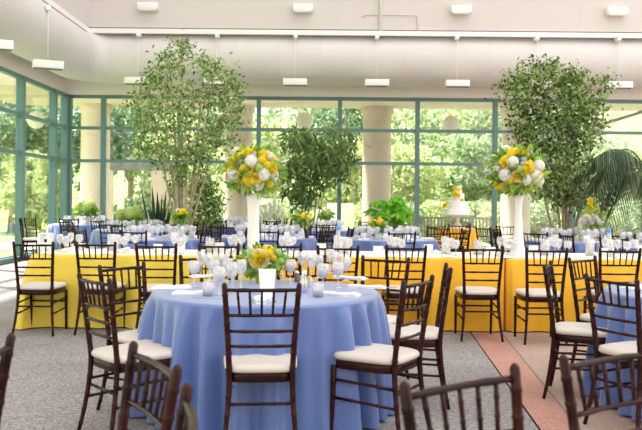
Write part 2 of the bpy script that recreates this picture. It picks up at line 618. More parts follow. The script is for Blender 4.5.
for i, px in enumerate((95, 238, 376.5, 515.5)):
    x = W(px, 200, 24.2).x
    c = MB()
    c.lathe([(0.52, 0.0), (0.52, 0.18), (0.46, 0.22), (0.445, 0.4), (0.435, 3.95), (0.47, 4.0), (0.5, 4.08), (0.5, 4.22)], 32, (x, 24.2, 0))
    o = c.obj('stone_column', 'stone', angle=40)
    tag(o, 'thick round stone porch column outside ' + [colw[0], colw[2], colw[3], colw[4]][i], 'column', 'porch columns')
# pergola behind the window corner
b = thing('pergola', 'grey timber pergola outside behind the window corner', 'pergola', W(118, 225, 27).xy.to_3d())
x0, x1 = W(86, 160, 27).x - b.location.x, W(178, 160, 27).x - b.location.x
zt = W(120, 167, 27).z
q = MB(); q.box((x0, -0.1, zt - 0.12), (x1, 0.0, zt + 0.10)); q.obj('beam', 'grey_wood', b, smooth=False)
for k in range(9):
    xx = x0 + 0.15 + (x1 - x0 - 0.3) * k / 8
    q = MB(); q.box((xx - 0.05, -0.5, zt + 0.10), (xx + 0.05, 1.6, zt + 0.22)); q.obj('rafter', 'grey_wood', b, smooth=False)
for px, wpx in ((108.5, 9), (121, 6), (160, 17)):
    xx = W(px, 180, 27).x - b.location.x
    hw = wpx / 2 * 27 / F
    q = MB(); q.box((xx - hw, -0.09, 0), (xx + hw, 0.09, zt - 0.12)); q.obj('post', 'white_paint' if wpx == 6 else 'stone', b, smooth=False)
# pendant globes under the porch ceiling
for px, py, wh in ((303.5, 121, 'above the bamboo palm'), (451, 124, 'above the cake'), (597, 127, 'beside the palm')):
    c = W(px, py, 22.3)
    t = thing('pendant_globe', f'round cream pendant lamp hanging under the porch {wh}', 'lamp', c, 0, 'porch pendant lamps')
    q = MB(); q.lathe([(0.001, -0.24)] + [(0.24 * math.sin(a), -0.24 * math.cos(a)) for a in [k * PI / 12 for k in range(1, 12)]] + [(0.001, 0.24)], 24); q.obj('globe', 'cream_cloth', t)
    q = MB(); q.tube([(0, 0, 0.23), (0, 0, 4.22 - c.z)], 0.012, 6); q.obj('cable', 'fixture_white', t)
c = W(39, 124, 21.0); c.x = -7.75; c.y = 21.3; c.z = 3.45
t = thing('pendant_globe', 'round cream pendant lamp seen through the side windows', 'lamp', c, 0, 'porch pendant lamps')
q = MB(); q.lathe([(0.001, -0.24)] + [(0.24 * math.sin(a), -0.24 * math.cos(a)) for a in [k * PI / 12 for k in range(1, 12)]] + [(0.001, 0.24)], 24); q.obj('globe', 'cream_cloth', t)
q = MB(); q.tube([(0, 0, 0.23), (0, 0, 4.22 - c.z)], 0.012, 6); q.obj('cable', 'fixture_white', t)
# slatted railing behind the cake, white garden seats
xa, xb = W(412, 220, 24.6).x, W(492, 220, 24.6).x
zt = W(450, 217, 24.6).z
t = thing('garden_railing', 'weathered grey slatted railing outside behind the cake table', 'railing', ((xa + xb) / 2, 24.6, 0))
hw = (xb - xa) / 2
q = MB(); q.box((-hw, -0.06, zt - 0.06), (hw, 0.06, zt)); q.obj('handrail', 'grey_wood', t, smooth=False)
q = MB(); q.box((-hw, -0.03, 0.12), (hw, 0.03, 0.18)); q.obj('bottom_rail', 'grey_wood', t, smooth=False)
for k in range(23):
    xx = -hw + 0.06 + (2 * hw - 0.12) * k / 22
    q = MB(); q.box((xx - 0.025, -0.02, 0.18), (xx + 0.025, 0.02, zt - 0.06)); q.obj('slat', 'grey_wood', t, smooth=False)
for xx in (-hw + 0.04, hw - 0.04):
    q = MB(); q.box((xx - 0.05, -0.05, 0), (xx + 0.05, 0.05, zt)); q.obj('post', 'grey_wood', t, smooth=False)
for px0, px1, py, lab in ((314, 327, 209, 'white garden chair outside by the green window mullion, lower one'), (327, 354, 203, 'white high backed garden chair outside behind the green window mullion')):
    a, c = W(px0, py, 26.4 if px0 < 320 else 27.2), W(px1, py, 26.4 if px0 < 320 else 27.2)
    hw = (c.x - a.x) / 2
    t = thing('garden_chair', lab, 'chair', ((a.x + c.x) / 2, c.y, 0))
    q = MB(); q.box((-hw, 0.0, 0.35), (hw, 0.05, a.z)); q.obj('backrest', 'white_paint', t, smooth=False)
    q = MB(); q.box((-hw, 0.05, 0.35), (hw, 0.5, 0.42)); q.obj('seat', 'white_paint', t, smooth=False)
    for xx, yy in ((-hw + .03, .03), (hw - .03, .03), (-hw + .03, .47), (hw - .03, .47)):
        q = MB(); q.box((xx - .025, yy - .025, 0), (xx + .025, yy + .025, 0.35)); q.obj('leg', 'white_paint', t, smooth=False)
a, c = W(603, 124, 22.5), W(645, 111, 22.0)
b = MB(); b.tube([a, c], 0.05, 6); b.tube([a, (a.x, a.y, 4.22)], 0.03, 6)
tag(b.obj('roof_brace', 'brown_wood'), 'brown sloping timber brace outside above the palm', 'beam')

def terrain(x, y):
    return -0.02 + max(0, y - 30) ** 1.25 * 0.075 * (1 + 0.25 * math.sin(x * 0.2)) if y > YB else -0.03

TREE_LAB = {'tree_leaf_yellow': 'pale yellow green bushy tree', 'tree_leaf_green': 'mid green leafy tree', 'tree_leaf_dark': 'dark blue green tree'}
TREES = [  # px, depth, crown centre py, half width, half height, leaf, where
    (88, 31, 135, 1.9, 2.2, 'tree_leaf_dark', 'outside behind the window corner'),
    (130, 33, 130, 2.4, 2.8, 'tree_leaf_dark', 'outside behind the pergola'),
    (176, 31, 165, 1.9, 2.2, 'tree_leaf_yellow', 'outside behind the slender ficus'),
    (208, 36, 128, 2.6, 2.6, 'tree_leaf_green', 'outside beside the slender ficus crown'),
    (262, 34, 155, 2.2, 2.6, 'tree_leaf_yellow', 'outside above the tall vase flowers'),
    (300, 40, 128, 3.0, 2.6, 'tree_leaf_green', 'outside behind the round pendant lamp'),
    (345, 38, 120, 2.4, 2.4, 'tree_leaf_dark', 'outside beside the middle column'),
    (346, 31, 175, 1.7, 2.2, 'tree_leaf_yellow', 'outside beside the bamboo palm'),
    (405, 38, 135, 2.8, 2.8, 'tree_leaf_green', 'outside past the middle column'),
    (410, 31, 180, 1.8, 1.8, 'tree_leaf_yellow', 'outside above the bright green plant'),
    (448, 42, 140, 3.2, 2.6, 'tree_leaf_yellow', 'outside above the cake'),
    (470, 35, 172, 2.2, 2.0, 'tree_leaf_green', 'outside close behind the cake'),
    (495, 38, 130, 2.6, 3.0, 'tree_leaf_green', 'outside above the tapered vase flowers'),
    (535, 34, 150, 2.4, 2.8, 'tree_leaf_dark', 'outside behind the leafy ficus'),
    (580, 33, 180, 2.4, 2.4, 'tree_leaf_green', 'outside behind the leafy ficus trunks'),
    (625, 35, 185, 2.4, 2.2, 'tree_leaf_yellow', 'outside behind the palm'),
    (12, 30, 150, 1.7, 2.6, 'tree_leaf_dark', 'outside past the first side window'),
    (38, 31, 150, 1.7, 2.6, 'tree_leaf_green', 'outside past the wide side window'),
    (58, 38, 125, 2.2, 2.6, 'tree_leaf_dark', 'outside past the narrow side window'),
    (30, 26, 190, 1.1, 1.3, 'tree_leaf_yellow', 'low outside the wide side window'),
]
rng = np.random.default_rng(3)
for (px, dd, py, hw, hh, lm, wh) in TREES:
    c = W(px, py, dd)
    zb = terrain(c.x, dd)
    base = Vector((c.x, dd, zb))
    cz = max(c.z - zb, hh * 0.7)
    t = thing('garden_tree', f'{TREE_LAB[lm]} {wh}', 'tree', base, 0, 'trees outside the windows')
    q = MB()
    q.tube([(0, 0, 0), (0.06, 0.02, cz * 0.5), (0.0, 0, cz + hh * 0.3)], [0.16, 0.12, 0.05], 8)
    for k in range(5):
        a = k * 1.26 + px
        q.tube([(0.03, 0, cz * 0.45), (math.cos(a) * hw * 0.55, math.sin(a) * hw * 0.55, cz + hh * 0.2 * (k - 2))], [0.07, 0.03], 6)
    q.obj('trunk', 'bark', t)
    P = []
    for k in range(26):
        cc = blob_points(1, (0, 0, cz), (hw * 0.8, hw * 0.8, hh * 0.8), rng, 0.3)[0]
        P.append(blob_points(105, cc, (hw * 0.38, hw * 0.38, hh * 0.26), rng, 0.4))
    P = np.concatenate(P)
    P = P[P[:, 2] > 0.05]
    put('foliage', fast_mesh('foliage', leaves(P, 0.25, rng, 1.9), 6, lm), t)
SHR = [(72, 27.5, 'by the window corner'), (135, 29, 'below the pergola'), (180, 27, 'behind the slender ficus'), (215, 28, 'behind the round shrub'),
       (262, 26, 'behind the astilbe plumes'), (284, 28, 'behind the bamboo palm'), (374, 28, 'beside the middle column'), (400, 27, 'behind the bright green plant'),
       (436, 28, 'left of the cake behind the railing'), (478, 28, 'right of the cake behind the railing'), (505, 26, 'beside the tapered vase'), (545, 26, 'behind the leafy ficus'),
       (590, 25, 'behind the yellow snapdragons'), (630, 26, 'below the palm fronds')]
for i, (px, dd, wh) in enumerate(SHR):
    c = W(px, 212, dd)
    lm = ('tree_leaf_yellow', 'tree_leaf_green')[i % 2]
    t = thing('garden_shrub', f'low {"pale" if i % 2 == 0 else "mid green"} shrub outside {wh}', 'shrub', (c.x, dd, 0), 0, 'shrubs outside the windows')
    P = blob_points(1500, (0, 0, 0.65), (1.0, 0.8, 0.75), rng, 0.5)
    P = P[P[:, 2] > 0.02]
    put('foliage', fast_mesh('foliage', leaves(P, 0.17, rng, 1.9), 6, lm), t)
    q = MB()
    for k in range(4):
        q.tube([(0, 0, 0), (0.3 * math.cos(k * 1.6), 0.3 * math.sin(k * 1.6), 0.7)], [0.03, 0.012], 6)
    q.obj('stem', 'bark', t)

# ------------------------------------------------------------------ chairs
def post_xy(z):
    if z < 0.44:
        t = z / 0.44
        return 0.200 - 0.035 * (1 - (1 - t) ** 1.8), -0.250 + 0.060 * (1 - (1 - t) ** 1.6)
    t = (z - 0.44) / 0.475
    return 0.165 + 0.028 * t ** 1.2, -0.19 - 0.065 * t ** 1.15


RING = (0.06, 0.14, 0.23, 0.33, 0.47, 0.55, 0.63, 0.71, 0.79, 0.86)


def bamboo(mb, pts, rs, ringz, n):
    """tube with raised bamboo nodes at the given fractions of its length"""
    mb.tube(pts, rs, n)


def post_mb(s, n, detail, mb):
    zs = [0.915 * k / 16 for k in range(17)]
    pts = []
    if detail:
        for z in RING:
            zs += [z - 0.009, z - 0.004, z + 0.004, z + 0.009]
    zs = sorted(z for z in zs if not detail or all(abs(z - r) > 0.0085 or z in [r - 0.009, r - 0.004, r + 0.004, r + 0.009] for r in RING))
    rad = []
    for z in zs:
        x, y = post_xy(z)
        r = 0.0115 + 0.0045 * min(z / 0.4, 1) - 0.0015 * max(0, (z - 0.45) / 0.47)
        if detail and any(abs(z - q) < 0.0045 for q in RING):
            r += 0.0022
        pts.append((s * x, y, z)); rad.append(r)
    x, y = post_xy(0.915)
    pts += [(s * x, y, 0.922), (s * x, y, 0.928)]
    rad += [0.0105, 0.004]
    mb.tube(pts, rad, n)


def front_leg_mb(s, n, detail, mb):
    zs = [0, 0.06, 0.12, 0.18, 0.25, 0.32, 0.41]
    pts, rad = [], []
    for i, z in enumerate(zs):
        y = 0.205 - 0.02 * z / 0.41
        r = 0.0115 + 0.005 * z / 0.41
        if detail and 0 < i < 6:
            for dz, dr in ((-0.009, 0), (-0.004, 0.0022), (0.004, 0.0022), (0.009, 0)):
                pts.append((s * (0.180 + 0.006 * z), y, z + dz)); rad.append(r + dr)
        else:
            pts.append((s * (0.180 + 0.006 * z), y, z)); rad.append(r)
    mb.tube(pts, rad, n)


def rail_mb(z, bow, r, n, detail, mb):
    x, y = post_xy(z)
    pts, rad = [], []
    for k in range(9):
        u = -1 + 2 * k / 8
        pts.append((u * x, y - bow * (1 - u * u), z)); rad.append(r + (0.0018 if detail and k in (2, 6) else 0))
    mb.tube(pts, rad, n)


def spindle_mb(i, n, detail, mb):
    u = -0.66 + 0.33 * i
    x1, y1 = post_xy(0.888)
    x0, y0 = post_xy(0.755)
    p1 = Vector((u * x1, y1 - 0.016 * (1 - u * u), 0.888))
    p0 = Vector((u * x0 * 0.94, y0 - 0.014 * (1 - u * u), 0.755))
    mb.tube([p0.lerp(p1, t) for t in (0, .3, .34, .38, .66, .70, .74, 1)], [0.0065, 0.0065, 0.0085, 0.0065, 0.0065, 0.0085, 0.0065, 0.0065] if detail else 0.0065, n)


def stretch_mb(kind, n, detail, mb):
    def bar(a, b, r=0.0085):
        a, b = Vector(a), Vector(b)
        ts = (0, .28, .30, .32, .5, .68, .70, .72, 1) if detail else (0, 1)
        mb.tube([a.lerp(b, t) for t in ts], [r + (0.003 if detail and t in (.30, .70) else 0) for t in ts], n)
    k, s = kind
    if k == 'rear':
        x, y = post_xy(0.285); bar((-x, y, 0.285), (x, y, 0.285))
    elif k == 'front':
        bar((-0.181, 0.193, 0.29), (0.181, 0.193, 0.29))
    elif k == 'upper':
        x, y = post_xy(0.315); bar((s * x, y, 0.315), (s * 0.182, 0.19, 0.33))
    else:
        x, y = post_xy(0.21); bar((s * x, y, 0.21), (s * 0.181, 0.195, 0.225))


def seat_outline(grow=0.0, n=40):
    out = []
    for k in range(n):
        a = 2 * PI * k / n
        c, s_ = math.cos(a), math.sin(a)
        p = 5.0
        r = (abs(c) ** p + abs(s_) ** p) ** (-1 / p)
        y = 0.205 * r * s_
        w = 0.193 + 0.012 * (y / 0.2)
        out.append(((w + grow) * r * c, y + (grow * r * s_)))
    return out


def seat_mesh(prof, mb):
    """prof: list of (grow, z)"""
    n = 40
    vs, fs = [], []
    for gr, z in prof:
        vs += [(x, y, z) for x, y in seat_outline(gr, n)]
    for i in range(len(prof) - 1):
        for k in range(n):
            k2 = (k + 1) % n
            fs.append((i * n + k, i * n + k2, (i + 1) * n + k2, (i + 1) * n + k))
    fs.append(tuple(range(n - 1, -1, -1)))
    fs.append(tuple((len(prof) - 1) * n + k for k in range(n)))
    mb.add(vs, fs)


CUSH = [(-0.02, 0.444), (0.0, 0.448), (0.008, 0.458), (0.008, 0.470), (0.0, 0.482), (-0.02, 0.489), (-0.06, 0.494), (-0.12, 0.497), (-0.18, 0.498)]
FRAME = [(-0.012, 0.398), (-0.006, 0.396), (-0.002, 0.402), (-0.001, 0.438), (-0.006, 0.445), (-0.03, 0.446)]


def make_chair(label):
    t = thing('banquet_chair', label, 'chair')
    w = 'mahogany'
    for s in (-1, 1):
        q = MB(); post_mb(s, 10, True, q); q.obj('back_post', w, t)
        q = MB(); front_leg_mb(s, 10, True, q); q.obj('front_leg', w, t)
        for k in ('upper', 'lower'):
            q = MB(); stretch_mb((k, s), 8, True, q); q.obj('stretcher', w, t)
    for k in ('rear', 'front'):
        q = MB(); stretch_mb((k, 0), 8, True, q); q.obj('stretcher', w, t)
    q = MB(); rail_mb(0.888, 0.016, 0.0098, 8, True, q); q.obj('top_rail', w, t)
    for z in (0.755, 0.670, 0.590):
        q = MB(); rail_mb(z, 0.014, 0.0085, 8, True, q); q.obj('crossbar', w, t)
    for i in range(5):
        q = MB(); spindle_mb(i, 8, True, q); q.obj('spindle', w, t)
    q = MB(); seat_mesh(FRAME, q); q.obj('seat_frame', w, t)
    q = MB(); seat_mesh(CUSH, q); q.obj('cushion', 'ivory', t)
    return t


def make_far_chair(label):
    t = thing('banquet_chair', label, 'chair')
    q = MB()
    for s in (-1, 1):
        post_mb(s, 6, False, q); front_leg_mb(s, 6, False, q)
        stretch_mb(('upper', s), 5, False, q); stretch_mb(('lower', s), 5, False, q)
    q.obj('leg_frame', 'mahogany', t)
    q = MB()
    rail_mb(0.888, 0.016, 0.0105, 6, False, q)
    for z in (0.755, 0.670, 0.590):
        rail_mb(z, 0.014, 0.009, 6, False, q)
    for i in range(5):
        spindle_mb(i, 5, False, q)
    q.obj('backrest', 'mahogany', t)
    q = MB(); seat_mesh(FRAME, q); q.obj('seat_frame', 'mahogany', t)
    q = MB(); seat_mesh(CUSH, q); q.obj('cushion', 'ivory', t)
    return t


near_proto, far_proto = None, None


def place_chair(x, y, rz, label, group, near=True):
    global near_proto, far_proto
    if near:
        if near_proto is None:
            near_proto = make_chair(label)
            o = near_proto
        else:
            o = dup(near_proto, (0, 0, 0), 0)
    else:
        if far_proto is None:
            far_proto = make_far_chair(label)
            o = far_proto
        else:
            o = dup(far_proto, (0, 0, 0), 0)
    o.location = (x, y, 0)
    o.rotation_euler = (0, 0, rz)
    o['label'] = label
    o['group'] = group
    return o


def chair_px(pl, pr, away, label, group, off=(0, 0)):
    """a chair from the picture points of its two back post tops; away: it faces away from the camera"""
    a, b = onz(pl[0], pl[1], 0.92), onz(pr[0], pr[1], 0.92)
    v = (b - a)
    fx, fy = (-v.y, v.x) if away else (v.y, -v.x)
    rz = math.atan2(-fx, fy)
    m = (a + b) / 2
    fd = Vector((-math.sin(rz), math.cos(rz)))
    place_chair(m.x + fd.x * 0.255 + off[0], m.y + fd.y * 0.255 + off[1], rz, label, group)


G = 'chairs around the near blue table'
chair_px((225, 284), (298.6, 284), True, 'dark banquet chair facing away at the near side of the round blue table', G)
chair_px((83.6, 271.3), (107.7, 275.6), True, 'dark banquet chair with ivory cushion left of the front blue table, nearer one', G, (0.04, -0.17))
chair_px((103.5, 265.7), (140, 262.6), False, 'dark banquet chair left of the round blue table, behind the nearer one', G)
chair_px((180.6, 255.5), (231, 255.8), False, 'dark banquet chair behind the round blue table, behind its goblets', G)
chair_px((276.5, 255.2), (325, 255), False, 'dark banquet chair behind the round blue table and its flower centrepiece', G)
chair_px((364.6, 256), (407, 258), False, 'dark banquet chair behind the right edge of the round blue table', G)
chair_px((392, 279), (421.7, 273.6), True, 'dark banquet chair right of the round blue table, nearer with wide ivory seat', G, (0.05, -0.12))
chair_px((445.8, 263), (451.4, 268.8), False, 'dark banquet chair seen edge on right of the round blue table', G)
G = 'chairs along the long yellow table'
for i, (a, b_, wh) in enumerate((
        ((17.4, 241), (56.5, 241.9), 'at its left end'), ((78.4, 241.2), (118.6, 241.9), 'second from its left end'), ((137.8, 242.8), (178.7, 243.4), 'third from its left end'),
        ((201, 242.8), (239, 243.4), 'fourth from its left end, behind the goblets'), ((262, 243), (302.3, 243.4), 'behind the flower centrepiece'), ((318, 244.6), (357.6, 245.8), 'just right of the flower centrepiece'),
        ((385.6, 245), (424.4, 245), 'behind the edge of the blue table'), ((461, 246), (501, 246), 'standing clear between the two blue tables'), ((524.3, 247.6), (563.5, 247.2), 'just right of the tapered white vase'),
        ((596.7, 247.5), (636, 248), 'at its right end'))):
    ya_ = (a[1] + b_[1]) / 2 - (b_[0] - a[0]) * ROLL / 2
    chair_px((a[0], ya_), (b_[0], ya_ + (b_[0] - a[0]) * ROLL), True, f'dark banquet chair facing the long yellow table, {wh}', G, (0, -0.10))
G = 'chairs around the blue table at the edge'
chair_px((544.6, 265), (550.3, 261.5), False, 'dark banquet chair seen edge on beside the blue table on the right edge', G)
chair_px((569, 258.4), (595.3, 256.3), False, 'dark banquet chair behind the blue table on the right edge', G)
chair_px((586.5, 274), (636.7, 280), True, 'dark banquet chair in front of the blue table on the right edge', G)
G = 'blurred chairs closest to the camera'
chair_px((-45, 361), (12, 335), True, 'blurred dark chair post cut by the left frame edge', G)
chair_px((133, 343), (178, 368), False, 'blurred dark chair back in front of the left chair at the blue table', G)
chair_px((187, 386), (189, 436), False, 'blurred dark chair post rising from the bottom edge beside the blue cloth', G)
chair_px((408.5, 383.6), (511.5, 366.6), False, 'blurred dark chair back at the bottom right of the blue table', G)
chair_px((566, 356.7), (644, 344.6), False, 'blurred dark chair back in the bottom right corner', G)

# ------------------------------------------------------------------ cloths
def folds(seed, freqs, arc):
    r = random.Random(seed)
    comp = [(f * r.uniform(0.9, 1.1), r.uniform(0, 2 * PI), r.uniform(0.6, 1.2)) for f in freqs]
    return lambda s: sum(a * math.sin(f * s + ph) for f, ph, a in comp) / len(comp) * 1.5


def round_cloth(name, x, y, R, zt, mat, seed, amp=0.075, flare=0.035, n=240, hem=0.015):
    r = random.Random(seed)
    fr = [r.choice((13, 17, 19, 23, 29)) for _ in range(2)] + [r.choice((7, 9, 11)), 31]
    comp = [(f, r.uniform(0, 2 * PI), r.uniform(0.6, 1.1)) for f in fr]
    ff = [sum(a * math.sin(f * 2 * PI * k / n + p) for f, p, a in comp) / 1.5 for k in range(n)]
    ff = [math.copysign(abs(v) ** 0.75, v) for v in ff]
    prof = [(0, 0, 0)]
    rows = []
    for rr in (0.25, 0.5, 0.75, 0.93):
        rows.append([(rr * R, zt, 0)] * n)
    for a in (0.25, 0.55, 0.85, 1.0):
        th = a * PI / 2
        rows.append([(R - 0.018 + 0.018 * math.sin(th), zt - 0.018 + 0.018 * math.cos(th), 0.0)] * n)
    for k in range(1, 15):
        t = k / 14
        z = (zt - 0.018) * (1 - t) + hem * t
        rows.append([(R + flare * t ** 0.8, z, (t ** 0.55) * amp)] * n)
    m = MB()
    vs = [(0, 0, zt)]
    for row in rows:
        for k in range(n):
            rad, z, am = row[k]
            rad += am * ff[k]
            a = 2 * PI * k / n
            vs.append((rad * math.cos(a), rad * math.sin(a), z))
    fs = [(0, 1 + k, 1 + (k + 1) % n) for k in range(n)]
    for i in range(len(rows) - 1):
        for k in range(n):
            k2 = (k + 1) % n
            fs.append((1 + i * n + k, 1 + (i + 1) * n + k, 1 + (i + 1) * n + k2, 1 + i * n + k2))
    m.add(vs, fs)
    return m.obj(name, mat, loc=(x, y, 0))


def rect_cloth(name, x0, x1, y0, y1, zt, mat, seed, amp=0.042, ends=(False, False)):
    """floor length cloth over a long table; ends: which end hangs free with a flared corner"""
    step = 0.018
    rc = 0.05
    P = []
    def seg(a, b, nrm):
        L = math.hypot(b[0] - a[0], b[1] - a[1])
        k = max(2, int(L / step))
        for i in range(k):
            t = i / k
            P.append((a[0] + (b[0] - a[0]) * t, a[1] + (b[1] - a[1]) * t, nrm[0], nrm[1]))
    def corner(cx, cy, a0):
        for i in range(8):
            a = a0 + i / 8 * PI / 2
            P.append((cx + rc * math.cos(a), cy + rc * math.sin(a), math.cos(a), math.sin(a)))
    seg((x0 + rc, y0), (x1 - rc, y0), (0, -1)); corner(x1 - rc, y0 + rc, -PI / 2)
    seg((x1, y0 + rc), (x1, y1 - rc), (1, 0)); corner(x1 - rc, y1 - rc, 0)
    seg((x1 - rc, y1), (x0 + rc, y1), (0, 1)); corner(x0 + rc, y1 - rc, PI / 2)
    seg((x0, y1 - rc), (x0, y0 + rc), (-1, 0)); corner(x0 + rc, y0 + rc, PI)
    n = len(P)
    r = random.Random(seed)
    comp = [(r.randint(int(n * step * 1.5), int(n * step * 3.2)), r.uniform(0, 6.28), r.uniform(0.5, 1)) for _ in range(3)] + [(r.randint(int(n * step * 2.2), int(n * step * 3)), r.uniform(0, 6.28), 0.45)]
    m = MB()
    rows = []
    for ins in (0.35, 0.02):
        rows.append([(p[0] - p[2] * ins, p[1] - p[3] * ins, zt) for p in P])
    rows.append([(p[0] - p[2] * 0.005, p[1] - p[3] * 0.005, zt - 0.004) for p in P])
    for k in range(0, 13):
        t = k / 12
        z = (zt - 0.016) * (1 - t) + 0.012 * t
        row = []
        for i, p in enumerate(P):
            f = sum(a * math.sin(fr * 2 * PI * i / n + ph) for fr, ph, a in comp) / 1.3
            isx = abs(p[2]) > 0.1
            free = (p[2] < 0 and ends[0]) or (p[2] > 0 and ends[1])
            am = amp if (not isx or free) else 0.0
            fl_ = 0.03 if not isx else (0.05 if free else -0.004)
            if free and abs(p[2]) < 0.99:
                fl_ = 0.16
            out = t ** 0.7 * (fl_ + am * f)
            row.append((p[0] + p[2] * out, p[1] + p[3] * out, z))
        rows.append(row)
    vs = [q for row in rows for q in row]
    fs = [tuple(range(n))]
    for i in range(len(rows) - 1):
        for k in range(n):
            k2 = (k + 1) % n
            fs.append((i * n + k, (i + 1) * n + k, (i + 1) * n + k2, i * n + k2))
    m.add(vs, fs)
    return m.obj(name, mat)


TX, TY, TR, TZ = -0.35, 5.12, 0.74, 0.76
tag(round_cloth('tablecloth', TX, TY, TR, TZ, 'blue_cloth', 11), 'periwinkle blue floor length cloth on the large round table in front', 'tablecloth', 'blue round tablecloths')
RX, RY = 2.68, 5.25
tag(round_cloth('tablecloth', RX, RY, TR, TZ, 'blue_cloth', 23), 'periwinkle blue cloth on the round table cut by the right frame edge', 'tablecloth', 'blue round tablecloths')
LY0, LY1 = 8.16, 9.2
xs = [-3.03, -0.53, 1.93, 4.4]
for i in range(3):
    tag(rect_cloth('tablecloth', xs[i] + 0.006, xs[i + 1] - 0.006, LY0, LY1, TZ, ('lemon_cloth', 'gold_cloth', 'gold_cloth')[i], 40 + i, ends=(i == 0, i == 2)),
        ('lemon yellow cloth on the left end of the long table', 'golden yellow cloth on the middle of the long table', 'golden yellow cloth on the right end of the long table')[i],
        'tablecloth', 'yellow cloths of the long table')
    b = MB(); b.box((xs[i] + (0.10 if i == 0 else 0.02), LY0 + 0.06, TZ), (xs[i + 1] - 0.02, LY1 - 0.06, TZ + 0.004))
    tag(b.obj('table_runner', 'cream_cloth', smooth=False), ('cream runner lying on the lemon yellow cloth', 'cream runner lying on the middle golden cloth', 'cream runner under the tapered white vase')[i], 'table runner', 'cream runners on the long table')

# ------------------------------------------------------------------ glassware and settings
def goblet_mesh(name, h, rb, n=16):
    m = MB()
    prof = [(0.0005, 0.004), (0.032, 0.0), (0.034, 0.002), (0.02, 0.006), (0.0055, 0.014), (0.0045, h * 0.42), (0.010, h * 0.46),
            (rb * 0.75, h * 0.56), (rb, h * 0.70), (rb * 0.99, h * 0.82), (rb * 0.86, h), (rb * 0.83, h), (rb * 0.955, h * 0.82), (rb * 0.96, h * 0.70), (rb * 0.7, h * 0.57), (0.004, h * 0.48)]
    m.lathe(prof, n, cap=False)
    return m.mesh(name, 'glass')


def water_mesh(h, rb, n=16):
    m = MB()
    m.lathe([(0.003, h * 0.49), (rb * 0.68, h * 0.575), (rb * 0.93, h * 0.70), (rb * 0.925, h * 0.80), (0.001, h * 0.80)], n, cap=False)
    return m.mesh('water', 'water')


def tumbler_mesh(h, r, n=16):
    m = MB()
    m.lathe([(0.0005, 0.0), (r * 0.85, 0.0), (r, h), (r * 0.95, h), (r * 0.82, 0.008), (0.0005, 0.008)], n, cap=False)
    return m.mesh('tumbler', 'glass')


GOB = goblet_mesh('water_goblet', 0.175, 0.043)
WIN = goblet_mesh('wine_glass', 0.195, 0.037)
GOB_F = goblet_mesh('water_goblet_far', 0.175, 0.045, 10)
WIN_F = goblet_mesh('wine_glass_far', 0.195, 0.040, 10)
WAT = water_mesh(0.175, 0.043)
TUM = tumbler_mesh(0.085, 0.038)
VOT = None


def napkin_mesh():
    """folded cloth napkin, three soft layers, one end fanned"""
    m = MB()
    for L, (dx, sc) in enumerate(((0.0, 1.0), (0.006, 0.93), (0.012, 0.84))):
        nx, ny = 12, 5
        top, bot = [], []
        for i in range(nx + 1):
            for j in range(ny + 1):
                u, v = i / nx, j / ny
                w = 0.062 * sc * (1 - 0.6 * u)
                X = (-0.13 + 0.26 * u) * sc + dx
                Y = (v * 2 - 1) * w
                z = 0.001 + 0.005 * L + 0.007 * math.sin(v * PI) + 0.003 * math.sin(7 * u + L)
                top.append((X, Y, z + 0.004)); bot.append((X, Y, 0.0 + 0.005 * L))
        vs = top + bot
        k = len(top)
        fs = []
        for i in range(nx):
            for j in range(ny):
                a = i * (ny + 1) + j
                fs.append((a, a + ny + 1, a + ny + 2, a + 1))
                fs.append((k + a, k + a + 1, k + a + ny + 2, k + a + ny + 1))
        for i in range(nx):
            for j in (0, ny):
                a, c = i * (ny + 1) + j, (i + 1) * (ny + 1) + j
                fs.append((a, k + a, k + c, c))
        for j in range(ny):
            for i in (0, nx):
                a, c = i * (ny + 1) + j, i * (ny + 1) + j + 1
                fs.append((a, c, k + c, k + a))
        m.add(vs, fs)
    return m.mesh('napkin', 'white_linen')


def plate_mesh(r=0.11):
    m = MB()
    m.lathe([(0.0005, 0.004), (r * 0.6, 0.004), (r * 0.72, 0.008), (r, 0.015), (r, 0.018), (r * 0.7, 0.012), (r * 0.58, 0.008), (0.0005, 0.008)], 28, cap=False)
    return m.mesh('plate', 'white_ceramic')


def cutlery_mesh(kind):
    m = MB()
    if kind == 'fork':
        m.box((-0.004, -0.10, 0.001), (0.004, 0.03, 0.004)); m.box((-0.011, 0.03, 0.001), (0.011, 0.05, 0.004))
        for x in (-0.010, -0.0035, 0.0035, 0.010):
            m.box((x - 0.0016, 0.05, 0.001), (x + 0.0016, 0.095, 0.004))
    else:
        m.box((-0.0045, -0.11, 0.001), (0.0045, 0.0, 0.005)); m.add([(-0.004, 0, .001), (.009, 0, .001), (.010, .08, .001), (-.004, .115, .001), (-0.004, 0, .004), (.009, 0, .003), (.010, .08, .003), (-.004, .115, .003)],
              [(0, 3, 2, 1), (4, 5, 6, 7), (0, 1, 5, 4), (1, 2, 6, 5), (2, 3, 7, 6), (3, 0, 4, 7)])
    return m.mesh(kind, 'silver', False)


NAP, PLA, FRK, KNF = napkin_mesh(), plate_mesh(), cutlery_mesh('fork'), cutlery_mesh('knife')


def glass_thing(kind, me, x, y, z, label, group, water=False):
    o = put(kind, me, None, (x, y, z), (0, 0, rnd.uniform(0, 6)))
    tag(o, label, 'glass', group)
    if water:
        put('water', WAT, o)
    return o


